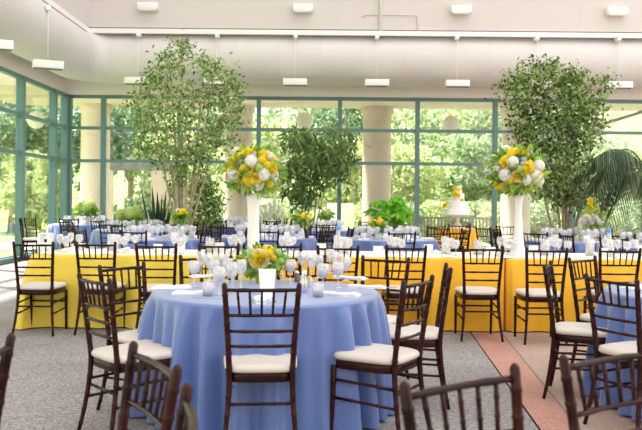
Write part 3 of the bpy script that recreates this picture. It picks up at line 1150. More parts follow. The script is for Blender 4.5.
# near blue table: things placed from where they show
def on_table(px, py, z=TZ):
    return onz(px, py, z)
NB = 'on the near blue table'
for px, py, k, wh in ((194, 286.5, 0, 'leftmost, milky with water'), (219, 295, 0, 'in front of the two rear goblets'), (209, 281, 1, 'behind the water goblets'), (228, 283, 0, 'near the gold vase'),
                      (241, 289, 1, 'left of the white menu card'), (311, 281, 1, 'right of the flowers, first of the cluster'), (323, 290, 0, 'right of the dark shaker, with water'), (335, 277, 1, 'at the back of the cluster'),
                      (338, 288, 0, 'at the right of the cluster'), (302, 277, 1, 'behind the dark shaker'), (270, 279, 1, 'behind the menu card'), (222, 277, 0, 'far side behind the left cluster'), (346, 281, 0, 'by the far napkin at the right'), (290, 284, 0, 'beside the flower vase'), (250, 276, 1, 'hidden behind the gold bowl'), (283, 277, 1, 'behind the right of the posy'), (330, 273, 1, 'far back of the right cluster'), (318, 278, 0, 'back of the right cluster'), (201, 277, 1, 'far back at the left'), (214, 288, 1, 'between the two front left goblets'), (232, 293, 1, 'just left of the front chair post')):
    p = on_table(px, py)
    glass_thing('wine_glass' if k else 'water_goblet', WIN if k else GOB, p.x, p.y, TZ, f'clear {"wine glass" if k else "water goblet"} {NB} {wh}', 'glasses on the near blue table', water=not k)
for dx_, dy_, rz, wh in ((-0.45, 0.25, 0.6, 'far side'), (-0.50, -0.25, -0.4, 'near side'), (0.2, -0.55, 1.3, 'camera side'), (0.35, 0.45, 2.2, 'back side')):
    o = put('napkin', NAP, None, (RX + dx_, RY + dy_, TZ), (0, 0, rz))
    tag(o, f'folded white napkin, {wh} of the blue table cut by the right frame edge', 'napkin', 'napkins on the blue table at the edge')
for px, py, rz, wh in ((172, 288.5, 0.15, 'at the far left'), (193, 294, 0.1, 'at the near left'), (340, 295.5, -0.22, 'at the near right'), (367, 288, -0.1, 'at the far right'), (350, 279, -0.4, 'at the back right'), (207, 277, 0.5, 'at the back left'), (262, 301, 1.57, 'in front of the menu card')):
    p = on_table(px, py)
    o = put('napkin', NAP, None, (p.x, p.y, TZ), (0, 0, rz + (0 if px < 260 else PI)))
    tag(o, f'folded white napkin {NB} {wh}', 'napkin', 'napkins on the near blue table')
for px, py, kind, wh in ((207, 299, 'fork', 'beside the near left napkin'), (357, 295, 'knife', 'beside the near right napkin'), (180, 291.5, 'knife', 'beside the far left napkin'), (383, 288, 'fork', 'beside the far right napkin'), (250, 303, 'fork', 'left of the menu card'), (274, 303, 'knife', 'right of the menu card')):
    p = on_table(px, py)
    o = put(kind, FRK if kind == 'fork' else KNF, None, (p.x, p.y, TZ), (0, 0, 1.3 if px < 230 else (-1.2 if px > 300 else 0)))
    tag(o, f'silver {kind} {NB} {wh}', kind, 'cutlery on the near blue table')
for px, py, wh in ((208, 296, 'at the left'), (318, 297, 'at the right')):
    p = on_table(px, py)
    o = tag(put('candle_tumbler', TUM, None, (p.x, p.y, TZ)), f'short clear candle tumbler {NB} {wh}', 'candle holder', 'candle tumblers on the near blue table')
    m = MB(); m.lathe([(0.03, 0.009), (0.031, 0.045), (0.001, 0.047)], 14); m.obj('candle', 'candle', o)
p = on_table(297, 282)
t = thing('pepper_shaker', 'small dark shaker with metal cap right of the flower centrepiece', 'shaker', (p.x, p.y, TZ))
m = MB(); m.lathe([(0.018, 0), (0.02, 0.01), (0.016, 0.06)], 14); m.obj('body', 'fixture_dark', t)
m = MB(); m.lathe([(0.017, 0.06), (0.017, 0.072), (0.008, 0.08)], 14); m.obj('cap', 'silver', t)
p = on_table(304, 293)
t = thing('cream_jug', 'narrow silver jug standing in front of the dark shaker', 'jug', (p.x, p.y, TZ))
m = MB(); m.lathe([(0.02, 0), (0.026, 0.02), (0.024, 0.07), (0.014, 0.12), (0.018, 0.145), (0.016, 0.145), (0.012, 0.12), (0.001, 0.11)], 16, cap=False); m.obj('body', 'silver', t)
m = MB(); m.tube([(0.022, 0, 0.11), (0.045, 0, 0.10), (0.045, 0, 0.05), (0.025, 0, 0.03)], 0.004, 6); m.obj('handle', 'silver', t)
p = on_table(267, 296)
t = thing('menu_card', 'white tapered menu card standing before the flower centrepiece', 'card', (p.x, p.y, TZ), 0.05)
m = MB()
m.add([(-0.040, 0, 0.003), (0.040, 0, 0.003), (0.055, 0.03, 0.165), (-0.055, 0.03, 0.165), (-0.040, 0.003, 0.003), (0.040, 0.003, 0.003), (0.055, 0.033, 0.165), (-0.055, 0.033, 0.165)],
      [(0, 1, 2, 3), (4, 7, 6, 5), (0, 4, 5, 1), (1, 5, 6, 2), (2, 6, 7, 3), (3, 7, 4, 0)])
m.obj('front_panel', 'card', t, smooth=False)
m = MB(); m.box((-0.042, -0.005, 0), (0.042, 0.075, 0.003)); m.obj('stand_foot', 'card', t, smooth=False)

# ------------------------------------------------------------------ flowers
def rose_mesh(name, mat, inner=None, seed=1):
    r = random.Random(seed)
    m = MB()
    for L, (n, rr, hh, op) in enumerate(((3, 0.30, 0.95, 0.0), (4, 0.48, 0.95, 0.08), (5, 0.68, 0.85, 0.20), (6, 0.86, 0.70, 0.38), (7, 1.0, 0.52, 0.55))):
        for k in range(n):
            a0 = 2 * PI * (k + 0.5 * L + r.uniform(-.1, .1)) / n
            wd_ = 1.25 * PI / n
            vs = []
            for i in range(5):
                for j in range(4):
                    a = a0 + wd_ * (i / 4 * 2 - 1)
                    t = j / 3
                    e = 1 - 0.18 * abs(i - 2) ** 1.5 / 2.8
                    rad = rr * (0.35 + 0.65 * math.sin(t * PI / 2)) + op * t * t * 0.45
                    vs.append((rad * math.cos(a), rad * math.sin(a), -0.45 + (hh + 0.45 - op * 0.25) * t * e - (0.12 * op if j == 3 else 0)))
            fs = [(i * 4 + j, (i + 1) * 4 + j, (i + 1) * 4 + j + 1, i * 4 + j + 1) for i in range(4) for j in range(3)]
            m.add(vs, fs, 1 if (inner and L < 3) else 0)
    return m.mesh(name, [mat, inner] if inner else mat)


def pompom_mesh(name, mat, n=90, petal=0.42, seed=2):
    """rounded head of many small florets"""
    r = np.random.default_rng(seed)
    m = MB()
    gold = PI * (3 - math.sqrt(5))
    for i in range(n):
        z = 1 - 2 * (i + 0.5) / n
        rr = math.sqrt(1 - z * z)
        d = Vector((rr * math.cos(gold * i), rr * math.sin(gold * i), z))
        u = d.orthogonal().normalized()
        w = d.cross(u)
        a0 = r.random() * 6
        for k in range(4):
            a = a0 + k * PI / 2
            e = u * math.cos(a) + w * math.sin(a)
            f = d.cross(e)
            c = d * 0.9
            m.add([c, c + e * petal * 0.3 + f * petal * 0.2 + d * 0.07, c + e * petal * 0.58 + d * 0.09, c + e * petal * 0.3 - f * petal * 0.2 + d * 0.07], [(0, 1, 2, 3)])
    m.lathe([(0.02, -0.88)] + [(0.88 * math.sin(a), -0.88 * math.cos(a)) for a in [k * PI / 8 for k in range(1, 8)]] + [(0.02, 0.88)], 12)
    return m.mesh(name, mat)


ROSE_Y = rose_mesh('rose_yellow', 'petal_yellow', None, 1)
ROSE_P = rose_mesh('rose_peach', 'petal_peach', 'petal_yellow', 4)
ROSE_W = rose_mesh('rose_white', 'petal_white', None, 6)
HYD_W = pompom_mesh('hydrangea_white', 'petal_white')
HYD_L = pompom_mesh('hydrangea_lime', 'petal_lime', seed=8)
POM_Y = pompom_mesh('pompom_yellow', 'petal_yellow', 40, 0.6, 5)
POM_O = pompom_mesh('pompom_orange', 'petal_orange', 40, 0.6, 9)
SPRAY_L = pompom_mesh('spray_lilac', 'petal_lilac', 26, 0.7, 12)
HYD_B = pompom_mesh('hydrangea_blush', 'petal_blush', 40, 0.6, 13)


def bloom(t, kind, me, p, out, size, label=None):
    o = put(kind, me, t, p)
    o.rotation_euler = Vector(out).to_track_quat('Z', 'Y').to_euler()
    o.scale = (size,) * 3
    if label:
        o['label'] = label
    return o


def flower_ball(t, c, rx, rz, seed, spec, nleaf=420, leaf=0.085, mat='posy_leaf'):
    """spec: list of (screen x -1..1, screen y -1..1, kind); the rest of the ball is filled round the back"""
    rg = np.random.default_rng(seed)
    rr = random.Random(seed)
    c = Vector(c)
    KIND = {'w': ('hydrangea_flower', HYD_W, 0.068), 'W': ('rose_flower', ROSE_W, 0.060), 'y': ('filler_flower', POM_Y, 0.043), 'Y': ('rose_flower', ROSE_Y, 0.055), 'p': ('rose_flower', ROSE_P, 0.06),
            'o': ('filler_flower', POM_O, 0.030), 'l': ('spray_flower', SPRAY_L, 0.032), 'g': ('hydrangea_flower', HYD_L, 0.045), 'b': ('spray_flower', HYD_B, 0.045)}
    NAME = {'w': 'white hydrangea', 'W': 'white rose', 'y': 'yellow blossom', 'Y': 'yellow rose', 'p': 'peach rose', 'o': 'orange blossom', 'l': 'lilac blossom', 'g': 'lime hydrangea', 'b': 'blush blossom'}
    k_ = rx / 0.33
    def one(d, k):
        kd, me, s = KIND[k]
        d = Vector(d).normalized()
        bloom(t, kd, me, (c.x + d.x * rx * 0.86, c.y + d.y * rx * 0.86, c.z + d.z * rz * 0.86), d, s * k_ * rr.uniform(0.9, 1.1), NAME[k])
    for sx_, sz_, k in spec:
        y2 = max(0.0, 1 - sx_ * sx_ - sz_ * sz_)
        one((sx_, -math.sqrt(y2) - 0.05, sz_), k)
    keys = [s[2] for s in spec]
    for i in range(34):
        z = rr.uniform(-0.5, 0.95)
        a = rr.uniform(0.15, PI - 0.15)
        q = math.sqrt(1 - z * z)
        one((q * math.cos(a), q * math.sin(a), z), rr.choice([q for q in keys if q not in 'obpg']))
    P = blob_points(nleaf, c, (rx * 0.93, rx * 0.93, rz * 0.93), rg, 0.65)
    D = (P - np.array(c)); D /= np.linalg.norm(D, axis=1)[:, None]
    put('foliage', fast_mesh('flower_foliage', leaves(P, leaf, rg, 2.0, 0.25, D, 0.8), 6, mat), t)


def px_spec(lst, cx, cy, rx, ry):
    return [((x - cx) / rx, (cy - y) / ry, k) for x, y, k in lst]


# tall arrangement on the left of the long table
VD = 8.62
c = W(254, 170, VD)
base = W(254, 240, VD)
t = thing('flower_arrangement', 'tall flower ball of white and yellow blooms on a straight white vase', 'flower arrangement', (c.x, VD, TZ + 0.004), 0, 'tall flower arrangements on the long table')
zc = c.z - TZ
zt = W(254, 194, VD).z - TZ
m = MB(); m.lathe([(0.085, 0), (0.085, 0.012), (0.07, 0.02), (0.066, 0.05), (0.064, zt * 0.6), (0.072, zt - 0.02), (0.078, zt), (0.06, zt), (0.055, zt - 0.05), (0.001, zt - 0.06)], 24, cap=False); m.obj('vase', 'white_ceramic', t)
sp = px_spec([(231.5, 177, 'w'), (268, 177.5, 'w'), (253, 162.5, 'w'), (234, 151, 'W'), (237, 152.5, 'y'), (248, 153, 'Y'), (257, 152, 'o'), (268, 155, 'Y'), (266, 160, 'y'), (229, 160.5, 'y'), (227, 167, 'o'), (233, 171, 'o'), (240, 155, 'y'),
              (238.5, 176, 'o'), (245, 169, 'y'), (249, 170, 'Y'), (243, 171, 'y'), (250, 176.5, 'y'), (261, 181, 'Y'), (258, 178, 'o'), (247, 184, 'y'), (250, 188, 'y'), (255, 185, 'y'), (237, 189.5, 'o'), (278, 170, 'Y'), (280, 160, 'y'),
              (274, 156, 'W'), (272, 166, 'y'), (279, 179, 'W'), (285, 187, 'b'), (275, 188, 'y'), (266, 184, 'o'), (260, 190, 'W'), (224, 181, 'b'), (242, 163, 'l'), (256, 155, 'l'), (226, 173, 'y'), (263, 170, 'g'), (244, 192, 'g'), (283, 166, 'g')], 254, 171, 33, 26)
flower_ball(t, (0, 0, zc), 0.345, 0.275, 5, sp, 520)
# tall arrangement on the right
c = W(519, 171, VD)
t = thing('flower_arrangement', 'tall flower ball of white and yellow blooms on a tapered white vase', 'flower arrangement', (c.x, VD, TZ + 0.004), 0, 'tall flower arrangements on the long table')
zc = c.z - TZ
zt = W(519, 196, VD).z - TZ
m = MB(); m.lathe([(0.125, 0), (0.125, 0.01), (0.10, 0.03), (0.078, 0.06), (0.062, 0.12), (0.046, 0.30), (0.036, zt * 0.75), (0.040, zt - 0.06), (0.060, zt), (0.05, zt), (0.03, zt - 0.05), (0.001, zt - 0.06)], 24, cap=False); m.obj('vase', 'white_ceramic', t)
sp = px_spec([(508, 152, 'Y'), (512, 150, 'y'), (505, 154, 'y'), (524, 154, 'o'), (520, 151, 'Y'), (498, 162, 'Y'), (496, 167, 'o'), (501, 165, 'y'), (505, 163, 'w'), (521, 169.5, 'Y'), (526, 171, 'y'), (518, 171, 'y'), (525, 166, 'y'),
              (525.5, 163, 'o'), (537, 167, 'w'), (497, 178, 'w'), (510, 179.5, 'p'), (520.5, 183, 'w'), (532, 179, 'w'), (493.5, 189, 'Y'), (497, 190, 'o'), (503, 184, 'y'), (536, 186, 'o'), (541, 184.5, 'W'), (540, 178, 'y'), (529, 151, 'l'),
              (533, 147, 'l'), (518, 160, 'l'), (516, 165, 'l'), (528, 191, 'g'), (501, 193, 'g'), (536, 160, 'g'), (489, 172, 'b'), (512, 172, 'g'), (534, 193, 'y'), (508, 190, 'g')], 516, 172, 30, 25)
flower_ball(t, (-0.03, 0, zc), 0.325, 0.275, 6, sp, 520)
m = MB()
for k, (px, py) in enumerate(((533, 140), (489, 152), (537, 146))):
    p = W(px, py, VD) - Vector((c.x, VD, TZ + 0.004)); m.tube([(0, 0, zc + 0.1), p], [0.004, 0.002], 5)
m.obj('stem', 'posy_leaf', t)
# low centrepiece on the near table
p = on_table(263, 283)
t = thing('flower_centrepiece', 'low posy of peach and yellow roses in a gold bowl on the near blue table', 'flower arrangement', (p.x, p.y, TZ))
m = MB(); m.lathe([(0.045, 0), (0.05, 0.004), (0.055, 0.03), (0.075, 0.09), (0.08, 0.10), (0.074, 0.10), (0.05, 0.04), (0.001, 0.03)], 20, cap=False); m.obj('bowl', 'gold', t)
d_ = p.y
cc = W(262, 260, d_)
sp = px_spec([(259, 259, 'p'), (267.5, 254, 'Y'), (274, 257.5, 'o'), (257, 247, 'o'), (249, 253, 'W'), (243, 262, 'y'), (248, 273, 'g'), (270, 248, 'y'), (278, 252, 'g'), (281, 262, 'g'), (289, 266, 'o'), (265, 247, 'y'), (277, 266, 'g')], 262, 261, 22, 16)
flower_ball(t, (0, 0, cc.z - TZ), 0.135, 0.105, 9, [], 0) if False else None
rg = np.random.default_rng(9)
cz = cc.z - TZ
for x_, z_, k in sp:
    q = math.sqrt(max(0.05, 1 - min(1, x_ * x_ + z_ * z_)))
    kd, me, s, nm = {'p': ('rose_flower', ROSE_P, 0.060, 'peach rose'), 'Y': ('rose_flower', ROSE_Y, 0.036, 'yellow rose'), 'o': ('filler_flower', POM_O, 0.024, 'orange blossom'), 'W': ('rose_flower', ROSE_W, 0.036, 'cream rose'),
                     'y': ('filler_flower', POM_Y, 0.026, 'yellow blossom'), 'g': ('hydrangea_flower', HYD_L, 0.03, 'lime hydrangea')}[k]
    bloom(t, kd, me, (x_ * 0.145, -q * 0.10, cz + z_ * 0.10), (x_, -q, z_ + 0.1), s, nm)
for i in range(10):
    a = i / 10 * PI
    bloom(t, 'filler_flower', (POM_Y, HYD_L, HYD_W)[i % 3], (math.cos(a) * 0.11, 0.02 + math.sin(a) * 0.09, cz + 0.03 * math.sin(i * 2.1)), (math.cos(a), math.sin(a), 0.4), 0.03, ('yellow blossom', 'lime hydrangea', 'white blossom')[i % 3])
P = blob_points(260, (0, 0, cz - 0.01), (0.15, 0.12, 0.10), rg, 0.4)
D = P - np.array((0, 0, cz)); D /= np.linalg.norm(D, axis=1)[:, None]
put('foliage', fast_mesh('flower_foliage', leaves(P, 0.06, rg, 2.0, 0.2, D, 0.5), 6, 'posy_leaf'), t)


def small_posy(px, py, d, zt, label, heads, r=0.14, pot='white_ceramic', leafm='posy_leaf', hh=0.14):
    c = W(px, py, d)
    t = thing('flower_posy', label, 'flower arrangement', (c.x, d, zt))
    m = MB(); m.lathe([(0.05, 0), (0.055, 0.01), (0.06, hh), (0.053, hh), (0.05, 0.03), (0.001, 0.02)], 16, cap=False); m.obj('vase', pot, t)
    cz = max(c.z - zt, hh + r * 0.5)
    rg = np.random.default_rng(int(px))
    K = {'Y': ('rose_flower', ROSE_Y, 0.05, 'yellow rose'), 'g': ('hydrangea_flower', HYD_L, 0.075, 'lime hydrangea'), 'w': ('hydrangea_flower', HYD_W, 0.06, 'white hydrangea'), 'y': ('filler_flower', POM_Y, 0.04, 'yellow blossom'), 'o': ('filler_flower', POM_O, 0.04, 'orange blossom'), 'b': ('filler_flower', HYD_B, 0.05, 'blush blossom')}
    for i, k in enumerate(heads):
        a = i * 2.4
        q = 0.85 * math.sqrt((i + 0.5) / len(heads))
        kd, me, s, nm = K[k]
        bloom(t, kd, me, (q * r * math.cos(a), q * r * math.sin(a), cz + r * 0.45 * (1 - q)), (q * math.cos(a), q * math.sin(a), 0.7), s * r / 0.14, nm)
    m = MB(); m.tube([(0, 0, 0.03), (0, 0, cz)], 0.02, 6); m.obj('stem', 'posy_leaf', t)
    P = blob_points(120, (0, 0, cz - 0.03), (r, r, r * 0.55), rg, 0.4)
    put('foliage', fast_mesh('flower_foliage', leaves(P, r * 0.6, rg, 2.0, 0.1), 6, leafm), t)
    return t


# ------------------------------------------------------------------ indoor plants
def indoor_tree(name, label, px, d, stems, clumps, leafm, size, nper, seed, elong=1.9, droop=0.5, pot='terracotta', spread=0.20):
    """clumps: list of (px, py, depth offset, radius) leaf clumps joined to the stems by twigs"""
    base = Vector((W(px, 215, d).x, d, 0))
    t = thing(name, label, 'plant', base)
    rg = np.random.default_rng(seed)
    m = MB(); m.lathe([(0.20, 0), (0.22, 0.02), (0.29, 0.42), (0.31, 0.42), (0.31, 0.47), (0.27, 0.47), (0.26, 0.40), (0.001, 0.40)], 24, cap=False); m.obj('pot', pot, t)
    m = MB(); m.lathe([(0.255, 0.40), (0.255, 0.425), (0.001, 0.435)], 20, cap=False); m.obj('soil', 'soil', t)
    tops = []
    for i, (bx, tx, ty, r0) in enumerate(stems):
        tp = W(tx, ty, d) - base
        a = Vector((bx, rnd.uniform(-.05, .05), 0.42))
        mid = a.lerp(tp, 0.5) + Vector((rnd.uniform(-.05, .05), rnd.uniform(-.1, .1), 0))
        q = MB()
        pts = [a, a.lerp(mid, .5) + Vector((rnd.uniform(-.02, .02), 0, 0)), mid, mid.lerp(tp, .5), tp]
        q.tube(pts, [r0, r0 * 0.9, r0 * 0.75, r0 * 0.5, r0 * 0.2], 8)
        q.obj('stem', 'bark', t)
        tops += [mid.lerp(tp, k / 6) for k in range(0, 7)]
    P = []
    tw = MB()
    for (cx, cy, dy, r) in clumps:
        c = W(cx, cy, d + dy) - base
        s = min(tops, key=lambda q: (q - c).length + max(0, q.z - c.z) * 1.5)
        tw.tube([s, s.lerp(c, .5) + Vector((0, 0, 0.06)), c], [0.012, 0.008, 0.003], 5)
        k = max(8, int(nper * (r / 0.22) ** 2))
        P.append(rg.normal(size=(k, 3)) * np.array((r, r, r * 0.75)) * 0.55 + np.array(c))
    tw.obj('branch', 'bark', t)
    P = np.concatenate(P)
    put('foliage', fast_mesh('foliage', leaves(P, size, rg, elong, droop), 6, leafm), t)
    return t


cl = []
r_ = random.Random(21)
def outline(pts, n, seed, dmax, rad):
    """leaf clumps scattered inside a crown outline given as rows (py, px left, px right)"""
    r = random.Random(seed)
    out = []
    ys = [p[0] for p in pts]
    wmax = max(p[2] - p[1] for p in pts)
    while len(out) < n:
        y = r.uniform(ys[0], ys[-1])
        for a, b in zip(pts, pts[1:]):
            if a[0] <= y <= b[0]:
                u = (y - a[0]) / (b[0] - a[0]); L = a[1] + (b[1] - a[1]) * u; R = a[2] + (b[2] - a[2]) * u
        if r.random() > (R - L) / wmax:
            continue
        x = r.uniform(L, R)
        w = (R - L) / 2 * dmax
        out.append((x, y, r.uniform(-w, w), r.uniform(*rad)))
    return out
indoor_tree('ficus_tree', 'tall slender ficus with airy crown before the windows and pale trunks', 183, 14.6,
            [(-0.05, 170, 66, 0.032), (0.0, 182, 45, 0.04), (0.06, 204, 68, 0.035), (0.03, 194, 90, 0.025), (-0.04, 150, 96, 0.022), (0.05, 224, 96, 0.022), (-0.06, 160, 84, 0.02), (0.02, 212, 80, 0.02)],
            outline([(40, 174, 182), (54, 164, 196), (66, 152, 226), (84, 140, 236), (100, 132, 240), (118, 128, 242), (136, 134, 236), (152, 144, 224), (166, 156, 212), (182, 166, 202)], 165, 5, 0.019, (0.10, 0.23)),
            'ficus_leaf', 0.075, 58, 31)
indoor_tree('ficus_tree', 'broad dark leafy ficus with several leaning trunks beside the palm', 566, 13.4,
            [(-0.08, 528, 118, 0.024), (-0.05, 542, 96, 0.026), (-0.02, 556, 84, 0.03), (0.0, 568, 80, 0.03), (0.03, 582, 96, 0.028), (0.06, 596, 116, 0.024), (0.08, 604, 140, 0.02)],
            outline([(62, 538, 560), (72, 518, 582), (84, 506, 606), (96, 502, 608), (112, 506, 602), (132, 512, 598), (152, 526, 600), (172, 536, 608), (190, 542, 606), (204, 550, 602)], 175, 8, 0.017, (0.11, 0.24))
            + [(508, 74, 0, 0.10), (520, 66, 0, 0.10), (553, 62, 0, 0.10), (580, 76, 0, 0.12), (604, 80, 0, 0.12), (612, 88, 0, 0.12), (500, 84, 0, 0.10)],
            'dark_ficus_leaf', 0.072, 72, 32)
indoor_tree('bamboo_palm', 'dark drooping bamboo palm with long narrow leaves at the middle windows', 309, 17.6,
            [(-0.06, 300, 150, 0.02), (0.0, 312, 140, 0.022), (0.05, 322, 145, 0.02), (0.08, 336, 150, 0.018), (-0.02, 306, 170, 0.018)],
            outline([(131, 288, 348), (142, 282, 354), (156, 278, 356), (172, 278, 354), (184, 282, 346), (188, 282, 322), (196, 284, 308), (208, 290, 306)], 84, 12, 0.02, (0.18, 0.26)),
            'bamboo_leaf', 0.22, 24, 33, elong=4.6, droop=1.1)
indoor_tree('potted_shrub', 'small rounded green shrub beside the tall ficus trunk', 207, 16.2, [(0, 207, 180, 0.02), (-0.05, 199, 190, 0.015), (0.06, 214, 190, 0.015)],
            outline([(176, 202, 212), (186, 194, 220), (200, 192, 222), (214, 194, 220), (222, 198, 216)], 34, 14, 0.02, (0.14, 0.2)), 'ficus_leaf', 0.10, 40, 34)

def leaf_plant_big(label, px, d, cy, hw, hh, n, size, leafm, seed):
    base = Vector((W(px, 215, d).x, d, 0))
    t = thing('schefflera_plant', label, 'plant', base)
    rg = np.random.default_rng(seed)
    m = MB(); m.lathe([(0.17, 0), (0.19, 0.02), (0.25, 0.4), (0.22, 0.4), (0.2, 0.34), (0.001, 0.34)], 20, cap=False); m.obj('pot', 'dark_pot', t)
    c = W(px, cy, d) - base
    V = []
    for k in range(n):
        p = blob_points(1, c, (hw, hw, hh), rg, 0.2)[0]
        m = MB(); m.tube([(0, 0, 0.33), (p[0] * 0.4, p[1] * 0.4, p[2] * 0.7), tuple(p)], [0.008, 0.006, 0.004], 5); m.obj('stem', 'bright_leaf', t)
        kk = 9
        ang = np.linspace(0, 2 * PI, kk, endpoint=False) + rg.random()
        D = np.stack([np.cos(ang), np.sin(ang), np.full(kk, -0.45)], axis=1)
        V.append(leaves(np.repeat(p[None], kk, 0), size, rg, 2.0, 0.15, D, 0.12))
    put('foliage', fast_mesh('foliage', np.concatenate(V), 6, leafm), t)
leaf_plant_big('low bright green umbrella leaved plant in front of the middle column', 391, 17.0, 210, 0.50, 0.30, 60, 0.17, 'bright_leaf', 41)

# snake plant
base = Vector((W(158, 215, 16).x, 16, 0))
t = thing('snake_plant', 'dark spiky snake plant standing left of the tall ficus trunk', 'plant', base)
m = MB(); m.lathe([(0.20, 0), (0.22, 0.02), (0.27, 0.55), (0.24, 0.55), (0.22, 0.48), (0.001, 0.48)], 20, cap=False); m.obj('pot', 'dark_pot', t)
for k in range(22):
    a = k * 2.4
    q = 0.05 + 0.012 * k
    L = rnd.uniform(0.65, 1.15)
    tx, ty = math.cos(a) * (q + 0.30 * rnd.random()), math.sin(a) * (q + 0.15)
    p0, p1 = Vector((math.cos(a) * q * 0.6, math.sin(a) * q * 0.6, 0.47)), Vector((tx, ty, 0.47 + L))
    s = Vector((-math.sin(a), math.cos(a), 0))
    m = MB()
    vs, fs = [], []
    for i in range(7):
        u = i / 6
        w = 0.048 * (1 - u ** 2.5) * (0.6 + 0.8 * u if u < 0.4 else 0.92)
        p = p0.lerp(p1, u) + Vector((0, 0, 0.03 * math.sin(u * PI)))
        nrm = s.cross(p1 - p0).normalized() * 0.008
        vs += [p - s * w, p + nrm, p + s * w, p - nrm * 0.2]
    for i in range(6):
        for j in range(4):
            fs.append((i * 4 + j, i * 4 + (j + 1) % 4, i * 4 + 4 + (j + 1) % 4, i * 4 + 4 + j))
    m.add(vs, fs)
    m.obj('leaf_blade', 'spike_leaf', t)

# palm at the right edge
def palm(label, base, crown, fronds, seed):
    t = thing('palm_tree', label, 'plant', base)
    rg = np.random.default_rng(seed)
    m = MB(); m.lathe([(0.22, 0), (0.24, 0.02), (0.32, 0.5), (0.29, 0.5), (0.27, 0.43), (0.001, 0.43)], 20, cap=False); m.obj('pot', 'dark_pot', t)
    c = Vector(crown) - Vector(base)
    m = MB(); m.tube([(0, 0, 0.42), (c.x * 0.4, c.y * 0.4, c.z * 0.5), tuple(c)], [0.07, 0.06, 0.05], 10); m.obj('trunk', 'bark', t)
    for (dx, dy, up, L, dr) in fronds:
        dirv = Vector((dx, dy, 0)).normalized()
        pts = []
        for i in range(15):
            u = i / 14
            pts.append(c + dirv * L * (u - 0.12 * u * u) + Vector((0, 0, up * L * u - dr * L * u * u)))
        m = MB(); m.tube(pts, [0.014 * (1 - 0.85 * i / 14) for i in range(15)], 6); fr = m.obj('frond', 'palm_leaf', t)
        V = []
        for i in range(1, 23):
            u = 0.10 + 0.90 * i / 23
            k = u * 14
            a = pts[min(int(k), 13)].lerp(pts[min(int(k) + 1, 14)], k - int(k))
            tg = (pts[min(int(k) + 1, 14)] - pts[min(int(k), 13)]).normalized()
            sd = tg.cross(Vector((0, 0, 1))).normalized()
            for s in (-1, 1):
                ll = 0.52 * math.sin(PI * (0.15 + 0.8 * u)) + 0.06
                dv = (sd * s * 0.55 + tg * 0.5 + Vector((0, 0, -0.75))).normalized()
                wv = tg * 0.0115
                V.append([a - wv, a + dv * ll * 0.5 - wv * 1.2, a + dv * ll + Vector((0, 0, -0.06)), a + dv * ll + Vector((0, 0, -0.061)), a + dv * ll * 0.5 + wv * 1.2, a + wv])
        put('leaflets', fast_mesh('leaflets', [[tuple(q) for q in v] for v in V], 6, 'palm_leaf'), fr)
pc = W(646, 170, 12.4)
palm('dark arching palm cut by the right frame edge', (pc.x, 12.4, 0), pc, [(-1, -0.2, 0.95, 1.25, 1.45), (-1, 0.3, 0.7, 1.3, 1.35), (-1, 0.0, 0.3, 1.2, 1.2), (-0.8, -0.5, 1.2, 1.3, 1.5), (-0.9, 0.6, 1.1, 1.3, 1.3), (-0.9, -0.6, 0.05, 1.2, 1.0), (0.4, -0.9, 0.5, 1.2, 1.0), (1, 0.1, 0.5, 1.3, 0.9), (0.3, 1, 0.6, 1.2, 0.9),
     (-0.6, 0.8, 0.7, 1.2, 0.9), (-0.25, -0.9, 0.15, 1.1, 1.15), (-1, 0.05, -0.15, 1.0, 0.75), (-0.7, -0.3, 0.9, 1.2, 0.8)], 51)

# ------------------------------------------------------------------ long yellow table settings
CAND = None
def pillar_candle(x, y, z, label, h=0.15):
    t = thing('candle_holder', label, 'candle holder', (x, y, z), 0, 'glass candle holders on the long table')
    m = MB(); m.lathe([(0.0005, 0), (0.05, 0), (0.05, h + 0.04), (0.047, h + 0.04), (0.047, 0.006), (0.0005, 0.006)], 18, cap=False); m.obj('glass_cylinder', 'glass', t)
    m = MB(); m.lathe([(0.036, 0.007), (0.036, h - 0.005), (0.03, h), (0.001, h - 0.004)], 16); c_ = m.obj('candle', 'candle', t)
    m = MB(); m.tube([(0, 0, h - 0.005), (0.001, 0, h + 0.012)], 0.0015, 5); m.obj('wick', 'fixture_dark', c_)
    return t
zr = TZ + 0.004
x = -2.85
i = 0
PART = lambda x: 'lemon yellow cloth' if x < -0.53 else ('middle golden cloth' if x < 1.93 else 'golden cloth at the right end')
card = rounded_box('place_card', 0.11, 0.006, 0.10, 0.001, 'card', 1)
while x < 4.3:
    for row, (yy, sg) in enumerate(((LY0 + 0.17, 1), (LY1 - 0.17, -1))):
        xx = x + rnd.uniform(-.03, .03)
        pt = PART(xx)
        side = 'near' if row == 0 else 'far'
        o = put('napkin', NAP, None, (xx, yy, zr), (0, 0, PI / 2 + rnd.uniform(-.1, .1)))
        tag(o, f'folded white napkin along the {side} side of the {pt}', 'napkin', f'napkins on the {side} side of the {pt}')
        glass_thing('water_goblet', GOB, xx + 0.13, yy + sg * 0.13, zr, f'water goblet along the {side} side of the {pt}', f'water goblets on the {side} side of the {pt}', water=row == 0)
        glass_thing('wine_glass', WIN, xx + 0.05, yy + sg * 0.19, zr, f'wine glass along the {side} side of the {pt}', f'wine glasses on the {side} side of the {pt}')
        if (i + row) % 2 == 0:
            c_ = put('place_card', card, None, (xx - 0.12, yy + sg * 0.15, zr + 0.05), (0, 0, rnd.uniform(-.3, .3)))
            tag(c_, f'small upright white card along the {side} side of the {pt}', 'card', f'white cards on the {side} side of the {pt}')
    i += 1
    x += 0.60
ym = (LY0 + LY1) / 2
